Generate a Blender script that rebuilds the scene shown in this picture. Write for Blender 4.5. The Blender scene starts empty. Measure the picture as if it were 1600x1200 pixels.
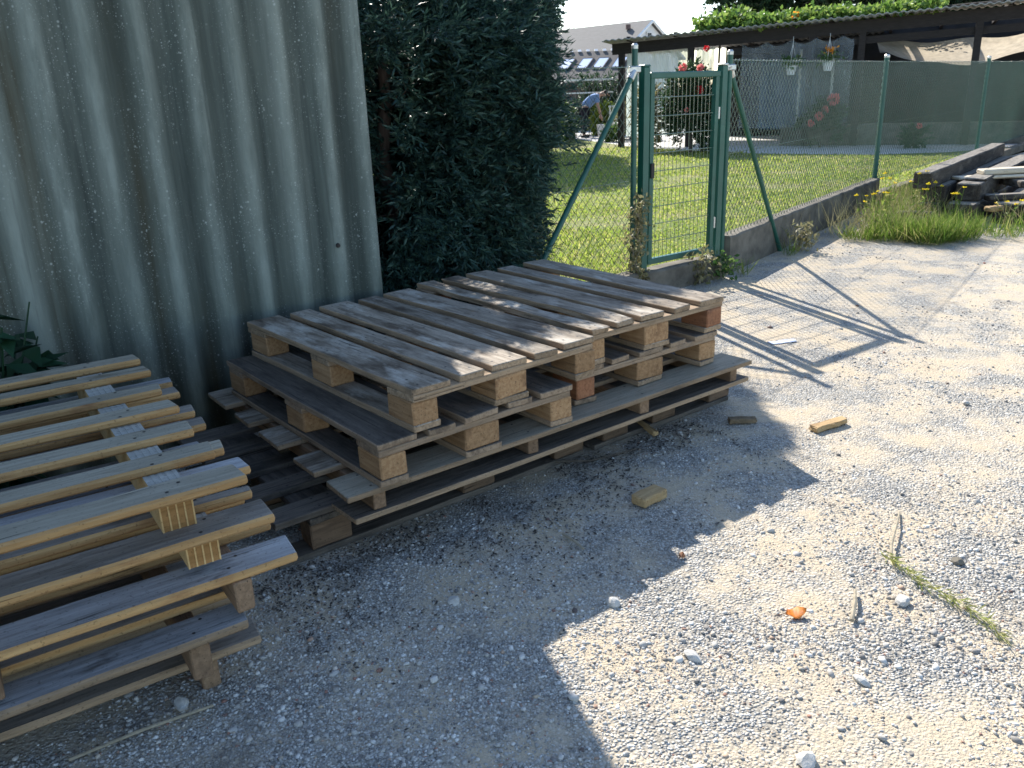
import bpy, math, random
import numpy as np
from mathutils import Vector, Matrix
R_ = math.radians
S = bpy.context.scene
COL = S.collection
random.seed(11)
rng = np.random.default_rng(7)

# ---------------------------------------------------------------- camera
PITCH, ROLL, FPX, CAMH = .3369, -.0381, 1310.0, 1.407
cp, sp, cr, sr = math.cos(PITCH), math.sin(PITCH), math.cos(ROLL), math.sin(ROLL)
right = Vector((1, 0, 0)); fwd = Vector((0, cp, -sp)); up = Vector((0, sp, cp))
a_ = right * cr + up * sr
b_ = -right * sr + up * cr
cam = bpy.data.cameras.new('camera')
camo = bpy.data.objects.new('camera', cam); COL.objects.link(camo)
M = Matrix.Identity(4)
for i in range(3):
    M[i][0] = a_[i]; M[i][1] = b_[i]; M[i][2] = -fwd[i]
M[2][3] = CAMH
camo.matrix_world = M
cam.sensor_width = 36; cam.lens = FPX / 1600 * 36
cam.clip_start = .05; cam.clip_end = 600
S.camera = camo

# ---------------------------------------------------------------- sky, sun, exposure
SUN_EL = R_(38); SUN_V = Vector((-.309 * math.cos(SUN_EL), .951 * math.cos(SUN_EL), math.sin(SUN_EL))).normalized()
W = bpy.data.worlds.new('World'); S.world = W; W.use_nodes = True
nt = W.node_tree; bg = nt.nodes['Background']
sky = nt.nodes.new('ShaderNodeTexSky'); sky.sky_type = 'NISHITA'; sky.sun_disc = False
sky.sun_elevation = SUN_EL; sky.sun_rotation = math.atan2(SUN_V.x, SUN_V.y)
sky.air_density = 1.0; sky.dust_density = .4; sky.ozone_density = 2.0
nt.links.new(sky.outputs[0], bg.inputs[0]); bg.inputs[1].default_value = .122
sl = bpy.data.lights.new('sun', 'SUN'); sl.energy = 4.2; sl.angle = R_(.5); sl.color = (1, .95, .87)
so = bpy.data.objects.new('sun', sl); COL.objects.link(so)
so.rotation_euler = (-SUN_V).to_track_quat('-Z', 'Y').to_euler()
S.view_settings.view_transform = 'Standard'; S.view_settings.look = 'None'
S.view_settings.exposure = 1.32; S.view_settings.gamma = 1
S.render.engine = 'CYCLES'
S.cycles.max_bounces = 7; S.cycles.transparent_max_bounces = 12
S.cycles.filter_width = 1.6

# ---------------------------------------------------------------- materials
def lin(h):
    return tuple(h) + (1.0,)
class NT:
    def __init__(s, name):
        s.m = bpy.data.materials.new(name); s.m.use_nodes = True
        s.t = s.m.node_tree; s.n = s.t.nodes; s.b = s.n['Principled BSDF']
        s.b.inputs['Specular IOR Level'].default_value = .3
    def add(s, ty, **k):
        n = s.n.new(ty)
        for a, v in k.items(): setattr(n, a, v)
        return n
    def link(s, a, b): s.t.links.new(a, b)
    def coords(s, scale=(1, 1, 1), rnd=True):
        tc = s.add('ShaderNodeTexCoord'); mp = s.add('ShaderNodeMapping')
        mp.inputs['Scale'].default_value = scale
        if rnd:
            oi = s.add('ShaderNodeObjectInfo'); mu = s.add('ShaderNodeVectorMath', operation='SCALE')
            mu.inputs[0].default_value = (37, 61, 23); s.link(oi.outputs['Random'], mu.inputs['Scale'])
            ad = s.add('ShaderNodeVectorMath', operation='ADD')
            s.link(tc.outputs['Object'], ad.inputs[0]); s.link(mu.outputs[0], ad.inputs[1]); s.link(ad.outputs[0], mp.inputs[0])
        else:
            s.link(tc.outputs['Object'], mp.inputs[0])
        return mp.outputs[0]
    def noise(s, vec, scale, detail=4, rough=.55):
        n = s.add('ShaderNodeTexNoise'); n.inputs['Scale'].default_value = scale
        n.inputs['Detail'].default_value = detail; n.inputs['Roughness'].default_value = rough
        s.link(vec, n.inputs['Vector']); return n.outputs[0]
    def ramp(s, fac, stops):
        r = s.add('ShaderNodeValToRGB'); e = r.color_ramp.elements
        while len(e) < len(stops): e.new(.5)
        for i, (p, c) in enumerate(stops):
            e[i].position = p; e[i].color = lin(c) if len(c) == 3 else c
        s.link(fac, r.inputs[0]); return r.outputs[0]
    def mix(s, fac, a, b, mode='MIX'):
        n = s.add('ShaderNodeMix', data_type='RGBA', blend_type=mode)
        for k, v in ((0, fac), (6, a), (7, b)):
            if hasattr(v, 'links'): s.link(v, n.inputs[k])
            elif isinstance(v, (int, float)): n.inputs[k].default_value = v
            else: n.inputs[k].default_value = lin(v)
        return n.outputs[2]
    def bump(s, h, strength=.3, dist=.01, nrm=None):
        b = s.add('ShaderNodeBump'); b.inputs['Strength'].default_value = strength; b.inputs['Distance'].default_value = dist
        s.link(h, b.inputs['Height'])
        if nrm is not None: s.link(nrm, b.inputs['Normal'])
        s.link(b.outputs[0], s.b.inputs['Normal']); return b.outputs[0]
    def base(s, c, rough=.8):
        if hasattr(c, 'links'): s.link(c, s.b.inputs['Base Color'])
        else: s.b.inputs['Base Color'].default_value = lin(c)
        s.b.inputs['Roughness'].default_value = rough; return s.m

def wood(name, c1, c2, stain, stain_lo=.55, stain_hi=.75, light=None, rough=.82, bump=.5):
    t = NT(name)
    v = t.coords((1.1, 16, 16)); v2 = t.coords((2.2, 7, 7)); v3 = t.coords((1, 1, 1))
    g = t.noise(v, 5, 6, .65)
    col = t.ramp(g, [(.32, c1), (.5, tuple((a + b) / 2 for a, b in zip(c1, c2))), (.68, c2)])
    st = t.noise(v2, 1.8, 5, .6)
    col = t.mix(t.ramp(st, [(stain_lo, (0, 0, 0)), (stain_hi, (1, 1, 1))]), col, stain)
    if light:
        lt = t.noise(t.coords((1.4, 4, 4)), 2.3, 4, .7)
        col = t.mix(t.ramp(lt, [(.52, (0, 0, 0)), (.66, (.8, .8, .8))]), col, light)
    ck = t.noise(t.coords((1.6, 55, 55)), 2.2, 3, .55)
    col = t.mix(t.ramp(ck, [(.655, (0, 0, 0)), (.69, (.85, .85, .85))]), col, tuple(x * .25 for x in c1))
    sp_ = t.noise(v3, 130, 2, .5)
    col = t.mix(t.ramp(sp_, [(.62, (0, 0, 0)), (.72, (.6, .6, .6))]), col, tuple(x * .45 for x in c1))
    oi = t.add('ShaderNodeObjectInfo')
    hs = t.add('ShaderNodeHueSaturation'); t.link(col, hs.inputs['Color'])
    mr = t.add('ShaderNodeMapRange'); t.link(oi.outputs['Random'], mr.inputs[0]); mr.inputs[3].default_value = .78; mr.inputs[4].default_value = 1.2
    t.link(mr.outputs[0], hs.inputs['Value'])
    t.bump(g, bump, .004)
    return t.base(hs.outputs[0], rough)

def plain(name, c, rough=.7, var=.25, scale=9, metal=0, spec=None, bump=0, stretch=(1, 1, 1)):
    t = NT(name); v = t.coords(stretch)
    n = t.noise(v, scale, 5, .6)
    col = t.ramp(n, [(.3, tuple(x * (1 - var) for x in c)), (.7, tuple(min(1, x * (1 + var)) for x in c))])
    t.b.inputs['Metallic'].default_value = metal
    if spec is not None: t.b.inputs['Specular IOR Level'].default_value = spec
    if bump: t.bump(n, bump, .01)
    return t.base(col, rough)

def leafmat(name, cols, trans=.35, rough=.5, spec=.3):
    t = NT(name)
    ge = t.add('ShaderNodeNewGeometry')
    col = t.ramp(ge.outputs['Random Per Island'], [(i / max(1, len(cols) - 1), c) for i, c in enumerate(cols)])
    t.base(col, rough); t.b.inputs['Specular IOR Level'].default_value = spec
    tr = t.add('ShaderNodeBsdfTranslucent'); t.link(col, tr.inputs[0])
    mx = t.add('ShaderNodeMixShader'); mx.inputs[0].default_value = trans
    t.link(t.b.outputs[0], mx.inputs[1]); t.link(tr.outputs[0], mx.inputs[2])
    t.link(mx.outputs[0], t.n['Material Output'].inputs[0])
    return t.m

def m_gravel_ground():
    t = NT('gravel_ground'); v = t.coords((1, 1, 1), False)
    big = t.noise(v, 1.3, 5, .6)
    dust = t.mix(t.noise(v, 45, 5, .7), (.37, .30, .205), (.64, .535, .39))
    vo = t.add('ShaderNodeTexVoronoi'); vo.inputs['Scale'].default_value = 115; t.link(v, vo.inputs['Vector'])
    sep = t.add('ShaderNodeSeparateColor'); t.link(vo.outputs['Color'], sep.inputs[0])
    peb = t.ramp(sep.outputs[0], [(0, (.26, .255, .245)), (.35, (.44, .43, .40)), (.7, (.54, .52, .48)), (1, (.72, .71, .68))])
    edge = t.ramp(vo.outputs['Distance'], [(.25, (1, 1, 1)), (.62, (.60, .57, .52))])
    peb = t.mix(1, peb, edge, 'MULTIPLY')
    m = t.ramp(t.noise(v, 3.1, 6, .65), [(.42, (1, 1, 1)), (.60, (0, 0, 0))])
    col = t.mix(m, dust, peb)
    # organic dirt around the stacks: stains with their own shape
    d = t.noise(v, 2.4, 6, .7)
    col = t.mix(t.ramp(d, [(.60, (0, 0, 0)), (.70, (.55, .55, .55))]), col, (.19, .165, .13))
    h = t.mix(m, t.noise(v, 120, 3, .6), t.ramp(vo.outputs['Distance'], [(0, (1, 1, 1)), (.7, (0, 0, 0))]))
    t.bump(h, .9, .012)
    return t.base(col, .95)

def m_lawn():
    t = NT('lawn_soil'); v = t.coords((1, 1, 1), False)
    col = t.ramp(t.noise(v, .9, 6, .65), [(.38, (.19, .26, .05)), (.5, (.30, .34, .08)), (.60, (.46, .39, .18))])
    fine = t.noise(v, 60, 4, .7)
    col = t.mix(t.ramp(fine, [(.35, (1, 1, 1)), (.65, (0, 0, 0))]), col, (.10, .13, .03))
    t.bump(fine, 1, .03); return t.base(col, .9)

def m_fibre():
    t = NT('fibre_cement'); v = t.coords((1, 1, 1), False)
    sx = t.add('ShaderNodeSeparateXYZ'); t.link(v, sx.inputs[0])
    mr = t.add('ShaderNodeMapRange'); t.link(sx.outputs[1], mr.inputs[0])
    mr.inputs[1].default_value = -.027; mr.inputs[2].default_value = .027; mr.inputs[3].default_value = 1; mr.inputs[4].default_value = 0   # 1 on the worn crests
    wob = t.noise(t.coords((9, 9, .9), False), 1.4, 5, .7)
    st = t.coords((5.5, 5.5, .35), False); st2 = t.coords((16, 16, .8), False)
    n1 = t.noise(st, 1.2, 5, .6); n2 = t.noise(st2, 1.5, 5, .65); n3 = t.noise(t.coords((7, 7, 1.6), False), 1.6, 6, .72)
    def math_(op, a, b):
        n = t.add('ShaderNodeMath', operation=op)
        for k, q in enumerate((a, b)):
            if hasattr(q, 'links'): t.link(q, n.inputs[k])
            else: n.inputs[k].default_value = q
        return n.outputs[0]
    col = t.ramp(n1, [(.30, (.072, .088, .074)), (.48, (.122, .145, .124)), (.70, (.195, .222, .190))])
    # dark algae in the valleys, brown to the left
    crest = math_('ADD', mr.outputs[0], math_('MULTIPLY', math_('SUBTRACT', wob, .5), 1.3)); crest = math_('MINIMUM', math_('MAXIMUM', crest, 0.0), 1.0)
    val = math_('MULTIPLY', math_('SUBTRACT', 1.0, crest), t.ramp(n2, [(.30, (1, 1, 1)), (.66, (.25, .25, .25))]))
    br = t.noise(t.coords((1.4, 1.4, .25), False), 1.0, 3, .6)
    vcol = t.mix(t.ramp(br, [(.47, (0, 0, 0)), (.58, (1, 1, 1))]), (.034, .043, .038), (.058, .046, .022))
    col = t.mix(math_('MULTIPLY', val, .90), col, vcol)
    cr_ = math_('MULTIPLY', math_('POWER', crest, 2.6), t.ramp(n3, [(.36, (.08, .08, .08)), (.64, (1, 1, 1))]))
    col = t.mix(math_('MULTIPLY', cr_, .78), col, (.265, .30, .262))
    col = t.mix(t.ramp(n2, [(.60, (0, 0, 0)), (.74, (.55, .55, .55))]), col, (.06, .07, .06))
    for sc, th in ((38, .15), (75, .18), (130, .2)):
        vo = t.add('ShaderNodeTexVoronoi'); vo.inputs['Scale'].default_value = sc; t.link(v, vo.inputs['Vector'])
        wv = t.add('ShaderNodeSeparateColor'); t.link(vo.outputs['Color'], wv.inputs[0])
        pm = t.noise(t.coords((3, 3, 1.5), False), 1.8, 5, .75)
        spk = math_('MULTIPLY', t.ramp(vo.outputs['Distance'], [(th * .6, (1, 1, 1)), (th * 1.5, (0, 0, 0))]), t.ramp(pm, [(.43, (0, 0, 0)), (.56, (1, 1, 1))]))
        spk = math_('MULTIPLY', spk, t.ramp(wv.outputs[0], [(.45, (0, 0, 0)), (.9, (.8, .8, .8))]))
        col = t.mix(spk, col, (.42, .45, .41))
    t.bump(t.noise(v, 90, 4, .7), .35, .004)
    return t.base(col, .88)

def m_film(name, col, alpha):
    t = NT(name); t.base(col, .25)
    tp = t.add('ShaderNodeBsdfTransparent'); tr = t.add('ShaderNodeBsdfTranslucent'); tr.inputs[0].default_value = lin(col)
    m1 = t.add('ShaderNodeMixShader'); m1.inputs[0].default_value = .5
    t.link(t.b.outputs[0], m1.inputs[1]); t.link(tr.outputs[0], m1.inputs[2])
    n = t.noise(t.coords((4, 4, .8)), 2, 4, .6)
    f = t.ramp(n, [(.3, (alpha * .7,) * 3), (.7, (min(1, alpha * 1.3),) * 3)])
    m2 = t.add('ShaderNodeMixShader'); t.link(f, m2.inputs[0])
    t.link(tp.outputs[0], m2.inputs[1]); t.link(m1.outputs[0], m2.inputs[2])
    t.link(m2.outputs[0], t.n['Material Output'].inputs[0]); return t.m

MT = {}
MT['grey_top'] = wood('weathered_grey_wood', (.145, .115, .083), (.35, .295, .23), (.085, .062, .042), .49, .66, light=(.46, .42, .355))
MT['grey_side'] = wood('weathered_board_edge', (.20, .14, .085), (.38, .27, .17), (.12, .09, .06))
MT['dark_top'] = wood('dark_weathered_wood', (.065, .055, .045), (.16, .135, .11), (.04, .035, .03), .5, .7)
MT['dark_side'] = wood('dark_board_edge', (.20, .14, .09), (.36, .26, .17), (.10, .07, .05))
MT['block'] = wood('tan_block_wood', (.26, .142, .064), (.43, .265, .135), (.16, .082, .04), .56, .72)
MT['redblock'] = wood('reddish_block_wood', (.21, .085, .04), (.36, .17, .085), (.15, .07, .04), .56, .72)
MT['fresh_top'] = wood('pale_pine_board', (.27, .235, .17), (.43, .38, .29), (.19, .145, .09), .58, .74)
MT['fresh_side'] = wood('orange_pine_edge', (.34, .185, .07), (.50, .31, .135), (.24, .11, .045), .58, .72)
MT['blue_top'] = wood('silver_grey_board', (.22, .215, .21), (.42, .42, .42), (.085, .08, .075), .58, .70)
MT['brown_top'] = wood('brown_grey_board', (.17, .145, .12), (.32, .28, .23), (.10, .08, .06), .54, .70)
MT['oldblock'] = wood('old_dark_block_wood', (.085, .055, .034), (.17, .11, .068), (.045, .03, .02), .5, .7)
MT['lvl'] = wood('laminated_wood_light', (.46, .30, .13), (.60, .42, .2), (.42, .27, .12))
MT['lvl_dark'] = wood('laminated_wood_dark', (.23, .12, .04), (.36, .20, .075), (.2, .11, .04))
MT['lvl_top'] = wood('laminated_wood_bleached', (.33, .32, .28), (.48, .46, .40), (.2, .18, .14))
MT['stringer'] = wood('grey_brown_stringer', (.16, .10, .058), (.27, .175, .105), (.09, .055, .035))
MT['nail'] = plain('rusty_nail_metal', (.035, .03, .027), .6, .3, 40)
MT['tar'] = wood('tarred_timber', (.026, .021, .017), (.085, .068, .05), (.014, .011, .009), .5, .7, light=(.14, .12, .095))
MT['tartop'] = wood('sunbleached_timber_top', (.14, .12, .095), (.30, .265, .215), (.06, .05, .04), .55, .7)
MT['plank'] = wood('fresh_sawn_plank', (.55, .46, .33), (.72, .63, .48), (.42, .32, .2), .6, .75)
MT['ground'] = m_gravel_ground(); MT['lawn'] = m_lawn(); MT['fibre'] = m_fibre()
MT['green'] = plain('green_powder_coat', (.016, .095, .070), .38, .18, 6, spec=.5)
MT['greenwire'] = plain('green_plastic_wire', (.016, .072, .056), .26, .15, 6, spec=.75)
MT['greenwire'].node_tree.nodes['Principled BSDF'].inputs['Coat Weight'].default_value = .8
MT['greenwire'].node_tree.nodes['Principled BSDF'].inputs['Coat Roughness'].default_value = .22
MT['zinc'] = plain('galvanised_metal', (.55, .55, .53), .35, .2, 30, metal=.8)
MT['concrete'] = plain('rough_concrete', (.135, .12, .095), .92, .45, 7, bump=.5)
MT['black'] = plain('black_plastic', (.02, .02, .02), .5)
MT['trunk'] = plain('reddish_bark', (.105, .075, .058), .9, .45, 12, bump=.8, stretch=(3, 3, .6))
MT['bark'] = plain('grey_bark', (.09, .075, .06), .9, .4, 12, bump=.8, stretch=(3, 3, .6))
MT['conifer'] = leafmat('conifer_needles', [(.016, .042, .036), (.030, .072, .058), (.048, .10, .074), (.075, .135, .088)], .25, .45, .35)
MT['darkleaf'] = leafmat('dark_green_leaves', [(.012, .028, .014), (.025, .055, .024), (.045, .085, .03)], .3)
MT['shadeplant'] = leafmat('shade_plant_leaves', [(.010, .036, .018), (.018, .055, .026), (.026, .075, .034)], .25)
MT['leaf'] = leafmat('garden_leaves', [(.035, .085, .02), (.06, .13, .03), (.11, .19, .045), (.16, .22, .06)], .42)
MT['roseleaf'] = leafmat('rose_leaves', [(.02, .05, .022), (.04, .085, .035), (.07, .12, .05)], .35)
MT['vineleaf'] = leafmat('vine_leaves', [(.06, .13, .025), (.12, .21, .04), (.20, .30, .06), (.30, .38, .10)], .5, .35)
MT['yellowleaf'] = leafmat('yellow_green_leaves', [(.14, .2, .03), (.22, .28, .045), (.30, .36, .06)], .45)
MT['grass'] = leafmat('grass_blades', [(.16, .23, .03), (.25, .34, .05), (.36, .42, .08), (.50, .45, .18)], .6)
MT['tallgrass'] = leafmat('tall_grass_blades', [(.07, .13, .018), (.13, .21, .03), (.2, .28, .045), (.36, .32, .13)], .5)
MT['straw'] = leafmat('straw_blades', [(.22, .26, .06), (.34, .36, .10), (.48, .44, .19)], .4)
MT['dry'] = leafmat('dry_vine_leaves', [(.14, .13, .06), (.26, .23, .11), (.36, .32, .17), (.2, .21, .08)], .4)
MT['yflower'] = leafmat('yellow_petals', [(.75, .55, .02), (.85, .68, .05)], .4)
MT['red'] = leafmat('red_petals', [(.55, .015, .02), (.7, .04, .05)], .4)
MT['pink'] = leafmat('pink_petals', [(.75, .18, .17), (.85, .32, .3)], .4)
MT['orange'] = leafmat('orange_petals', [(.85, .30, .03), (.9, .42, .05)], .4)
MT['white'] = plain('white_plastic', (.78, .78, .76), .45, .06)
MT['film'] = m_film('clear_plastic_film', (.55, .62, .66), .30)
MT['greenhouse'] = m_film('milky_greenhouse_film', (.66, .76, .72), .72)
MT['pergwood'] = plain('dark_brown_timber', (.028, .022, .02), .8, .35, 8, stretch=(1, 6, 6))
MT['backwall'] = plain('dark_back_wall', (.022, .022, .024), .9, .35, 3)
MT['roofsheet'] = plain('grey_corrugated_roof', (.30, .29, .27), .7, .3, 5)
MT['tarp'] = m_film('beige_tarpaulin', (.62, .54, .42), .93)
MT['bluetarp'] = plain('blue_grey_cover', (.07, .11, .16), .7, .35, 4)
MT['render'] = plain('white_render', (.74, .74, .72), .9, .06, 3)
MT['rooftile'] = plain('grey_roof_tiles', (.11, .107, .105), .85, .2, 4, stretch=(.5, .5, 14))
MT['annexroof'] = plain('brown_grey_roof', (.13, .115, .105), .85, .25, 6)
MT['glass'] = plain('roof_window_glass', (.9, .9, .9), .32, .02, 3, metal=1)
MT['winglass'] = plain('dark_window_glass', (.03, .035, .045), .1)
MT['paving'] = plain('pale_paving', (.52, .50, .47), .9, .15, 4)
MT['panel'] = plain('brown_panel', (.13, .09, .08), .85, .2, 5)
MT['skin'] = plain('skin', (.46, .27, .19), .6, .06)
MT['hair'] = plain('dark_hair', (.02, .016, .013), .7)
MT['shirt'] = plain('blue_shirt_cloth', (.17, .27, .46), .9, .35, 26, stretch=(1, 1, 3))
MT['trousers'] = plain('dark_trouser_cloth', (.018, .02, .03), .9)
MT['shoe'] = plain('black_shoe', (.02, .02, .02), .6)
MT['yblock'] = wood('yellow_offcut_wood', (.30, .19, .085), (.45, .31, .155), (.2, .12, .06))
MT['barkbit'] = plain('bark_piece', (.17, .12, .07), .9, .4, 30, bump=.6)
MT['flakes'] = plain('dark_flake_brown', (.055, .048, .042), .95, .5, 40)
MT['twig'] = plain('dry_twig', (.30, .26, .19), .9, .3, 40)
MT['leafdry'] = plain('orange_dry_leaf', (.52, .16, .02), .55, .45, 60)
MT['browndry'] = plain('brown_dry_leaf', (.20, .085, .035), .6, .3, 60)
MT['paper'] = plain('pale_blue_scrap', (.50, .54, .66), .6, .1)

def m_stone():
    t = NT('gravel_stones'); ge = t.add('ShaderNodeNewGeometry')
    col = t.ramp(ge.outputs['Random Per Island'], [(0, (.17, .16, .15)), (.12, (.31, .295, .27)), (.4, (.45, .43, .39)), (.7, (.56, .535, .49)), (.9, (.74, .72, .67)), (.955, (.52, .42, .30)), (.985, (.36, .19, .14)), (1, (.1, .095, .09))])
    n = t.noise(t.coords((1, 1, 1), False), 160, 3, .6)
    col = t.mix(.35, col, t.ramp(n, [(.3, (.35, .35, .35)), (.7, (1, 1, 1))]), 'MULTIPLY')
    d = t.noise(t.coords((1, 1, 1), False), 2.4, 6, .7)
    col = t.mix(t.ramp(d, [(.52, (0, 0, 0)), (.66, (.75, .75, .75))]), col, (.17, .15, .125))
    return t.base(col, .9)
MT['stone'] = m_stone()
MT['bigstone'] = plain('pale_limestone', (.47, .455, .42), .9, .22, 35, bump=.5)

# ---------------------------------------------------------------- mesh helpers
class MB:
    def __init__(s): s.v = []; s.f = []; s.mi = []
    def add(s, vs, fs, mi=0):
        o = len(s.v); s.v += [tuple(p) for p in vs]
        for f in fs: s.f.append(tuple(i + o for i in f)); s.mi.append(mi)
        return s
    def box(s, c, d, mi=0, mat=None, b=.0):
        x, y, z = d[0] / 2, d[1] / 2, d[2] / 2
        if b <= 0:
            vs = [(sx * x, sy * y, sz * z) for sz in (-1, 1) for sx, sy in ((-1, -1), (1, -1), (1, 1), (-1, 1))]
            fs = [(3, 2, 1, 0), (4, 5, 6, 7), (0, 1, 5, 4), (1, 2, 6, 5), (2, 3, 7, 6), (3, 0, 4, 7)]
        else:
            rings = []
            for zz, k in ((-z, b), (-z + b, 0), (z - b, 0), (z, b)):
                rings.append([(sx * (x - k - (0 if q else 0)), sy * (y - k), zz) for sx, sy, q in ((-1, -1, 0), (1, -1, 0), (1, 1, 0), (-1, 1, 0))])
            vs = [p for r in rings for p in r]; fs = [(3, 2, 1, 0), (12, 13, 14, 15)]
            for r in range(3):
                for i in range(4):
                    j = (i + 1) % 4; fs.append((r * 4 + i, r * 4 + j, r * 4 + 4 + j, r * 4 + 4 + i))
        vs = [Vector(p) for p in vs]
        if mat is not None: vs = [mat @ p for p in vs]
        vs = [p + Vector(c) for p in vs]
        return s.add(vs, fs, mi)
    def tube(s, pts, rad, n=8, mi=0, cap=True):
        pts = [Vector(p) for p in pts]; rads = rad if isinstance(rad, (list, tuple)) else [rad] * len(pts)
        vs = []; prev = None
        for i, p in enumerate(pts):
            d = (pts[min(i + 1, len(pts) - 1)] - pts[max(i - 1, 0)]).normalized()
            ref = prev if prev is not None else (Vector((0, 0, 1)) if abs(d.z) < .9 else Vector((1, 0, 0)))
            x = (ref - d * ref.dot(d)).normalized(); prev = x; y = d.cross(x)
            for k in range(n):
                a = 2 * math.pi * k / n; vs.append(p + (x * math.cos(a) + y * math.sin(a)) * rads[i])
        fs = []
        for i in range(len(pts) - 1):
            for k in range(n):
                j = (k + 1) % n; fs.append((i * n + k, i * n + j, (i + 1) * n + j, (i + 1) * n + k))
        if cap: fs += [tuple(range(n))[::-1], tuple((len(pts) - 1) * n + k for k in range(n))]
        return s.add(vs, fs, mi)
    def obj(s, name, mats, parent=None, loc=(0, 0, 0), rot=(0, 0, 0), smooth=False):
        me = bpy.data.meshes.new(name); me.from_pydata(s.v, [], s.f)
        for m in (mats if isinstance(mats, (list, tuple)) else [mats]): me.materials.append(MT[m] if isinstance(m, str) else m)
        me.polygons.foreach_set('material_index', s.mi)
        if smooth: me.polygons.foreach_set('use_smooth', [True] * len(s.f))
        me.update()
        o = bpy.data.objects.new(name, me); COL.objects.link(o)
        o.location = loc; o.rotation_euler = rot
        if parent: o.parent = parent
        return o

def npobj(name, V, F, mats, parent=None, mi=None, smooth=False, loc=(0, 0, 0)):
    me = bpy.data.meshes.new(name); V = np.asarray(V, np.float32); F = np.asarray(F, np.int32); k = F.shape[1]
    me.vertices.add(len(V)); me.vertices.foreach_set('co', V.ravel())
    me.loops.add(F.size); me.loops.foreach_set('vertex_index', F.ravel())
    me.polygons.add(len(F)); me.polygons.foreach_set('loop_start', np.arange(0, F.size, k, dtype=np.int32))
    for m in (mats if isinstance(mats, (list, tuple)) else [mats]): me.materials.append(MT[m])
    if mi is not None: me.polygons.foreach_set('material_index', np.asarray(mi, np.int32))
    if smooth: me.polygons.foreach_set('use_smooth', np.ones(len(F), bool))
    me.update(calc_edges=True)
    o = bpy.data.objects.new(name, me); COL.objects.link(o); o.location = loc
    if parent: o.parent = parent
    return o

def empty(name, loc, rz, label, cat, group=None):
    o = bpy.data.objects.new(name, None); COL.objects.link(o); o.location = loc; o.rotation_euler = (0, 0, rz)
    o.empty_display_size = .1
    return tag(o, label, cat, group)
def tag(o, label, cat, group=None):
    o['label'] = label; o['category'] = cat
    if group: o['group'] = group
    return o
def struct(o, kind='structure'): o['kind'] = kind; return o

def norm(a): return a / (np.linalg.norm(a, axis=-1, keepdims=True) + 1e-9)
def leaves(P, D, L, Wd, roll=None, bend=.0):
    """diamond leaves: base P, direction D, length L, width Wd -> V,F"""
    n = len(P); P = np.asarray(P, float); D = norm(np.asarray(D, float))
    L = np.broadcast_to(L, n)[:, None]; Wd = np.broadcast_to(Wd, n)[:, None]
    r = rng.normal(size=(n, 3)) if roll is None else roll
    sd = norm(np.cross(D, r)); up_ = np.cross(sd, D)
    mid = P + D * L * .45 + up_ * L * bend; tip = P + D * L - up_ * L * bend
    V = np.stack([P, mid + sd * Wd / 2, tip, mid - sd * Wd / 2], 1).reshape(-1, 3)
    return V, np.arange(4 * n).reshape(n, 4)
def join(lst):
    Vs, Fs, o = [], [], 0
    for V, F in lst: Vs.append(V); Fs.append(F + o); o += len(V)
    return np.concatenate(Vs), np.concatenate(Fs)
def vnoise(p, sc, seed=0):
    """cheap 3-D value noise, 0..1"""
    q = np.asarray(p) * sc; i = np.floor(q).astype(np.int64); f = q - i; f = f * f * (3 - 2 * f); out = 0
    for dx in (0, 1):
        for dy in (0, 1):
            for dz in (0, 1):
                h = ((i[:, 0] + dx) * 374761393 + (i[:, 1] + dy) * 668265263 + (i[:, 2] + dz) * 2147483647 + seed * 97531) & 0x7fffffff
                h = (h ^ (h >> 13)) * 1274126177 & 0x7fffffff; h = ((h ^ (h >> 16)) & 0xffff) / 65535.
                out = out + h * (f[:, 0] if dx else 1 - f[:, 0]) * (f[:, 1] if dy else 1 - f[:, 1]) * (f[:, 2] if dz else 1 - f[:, 2])
    return out

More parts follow.
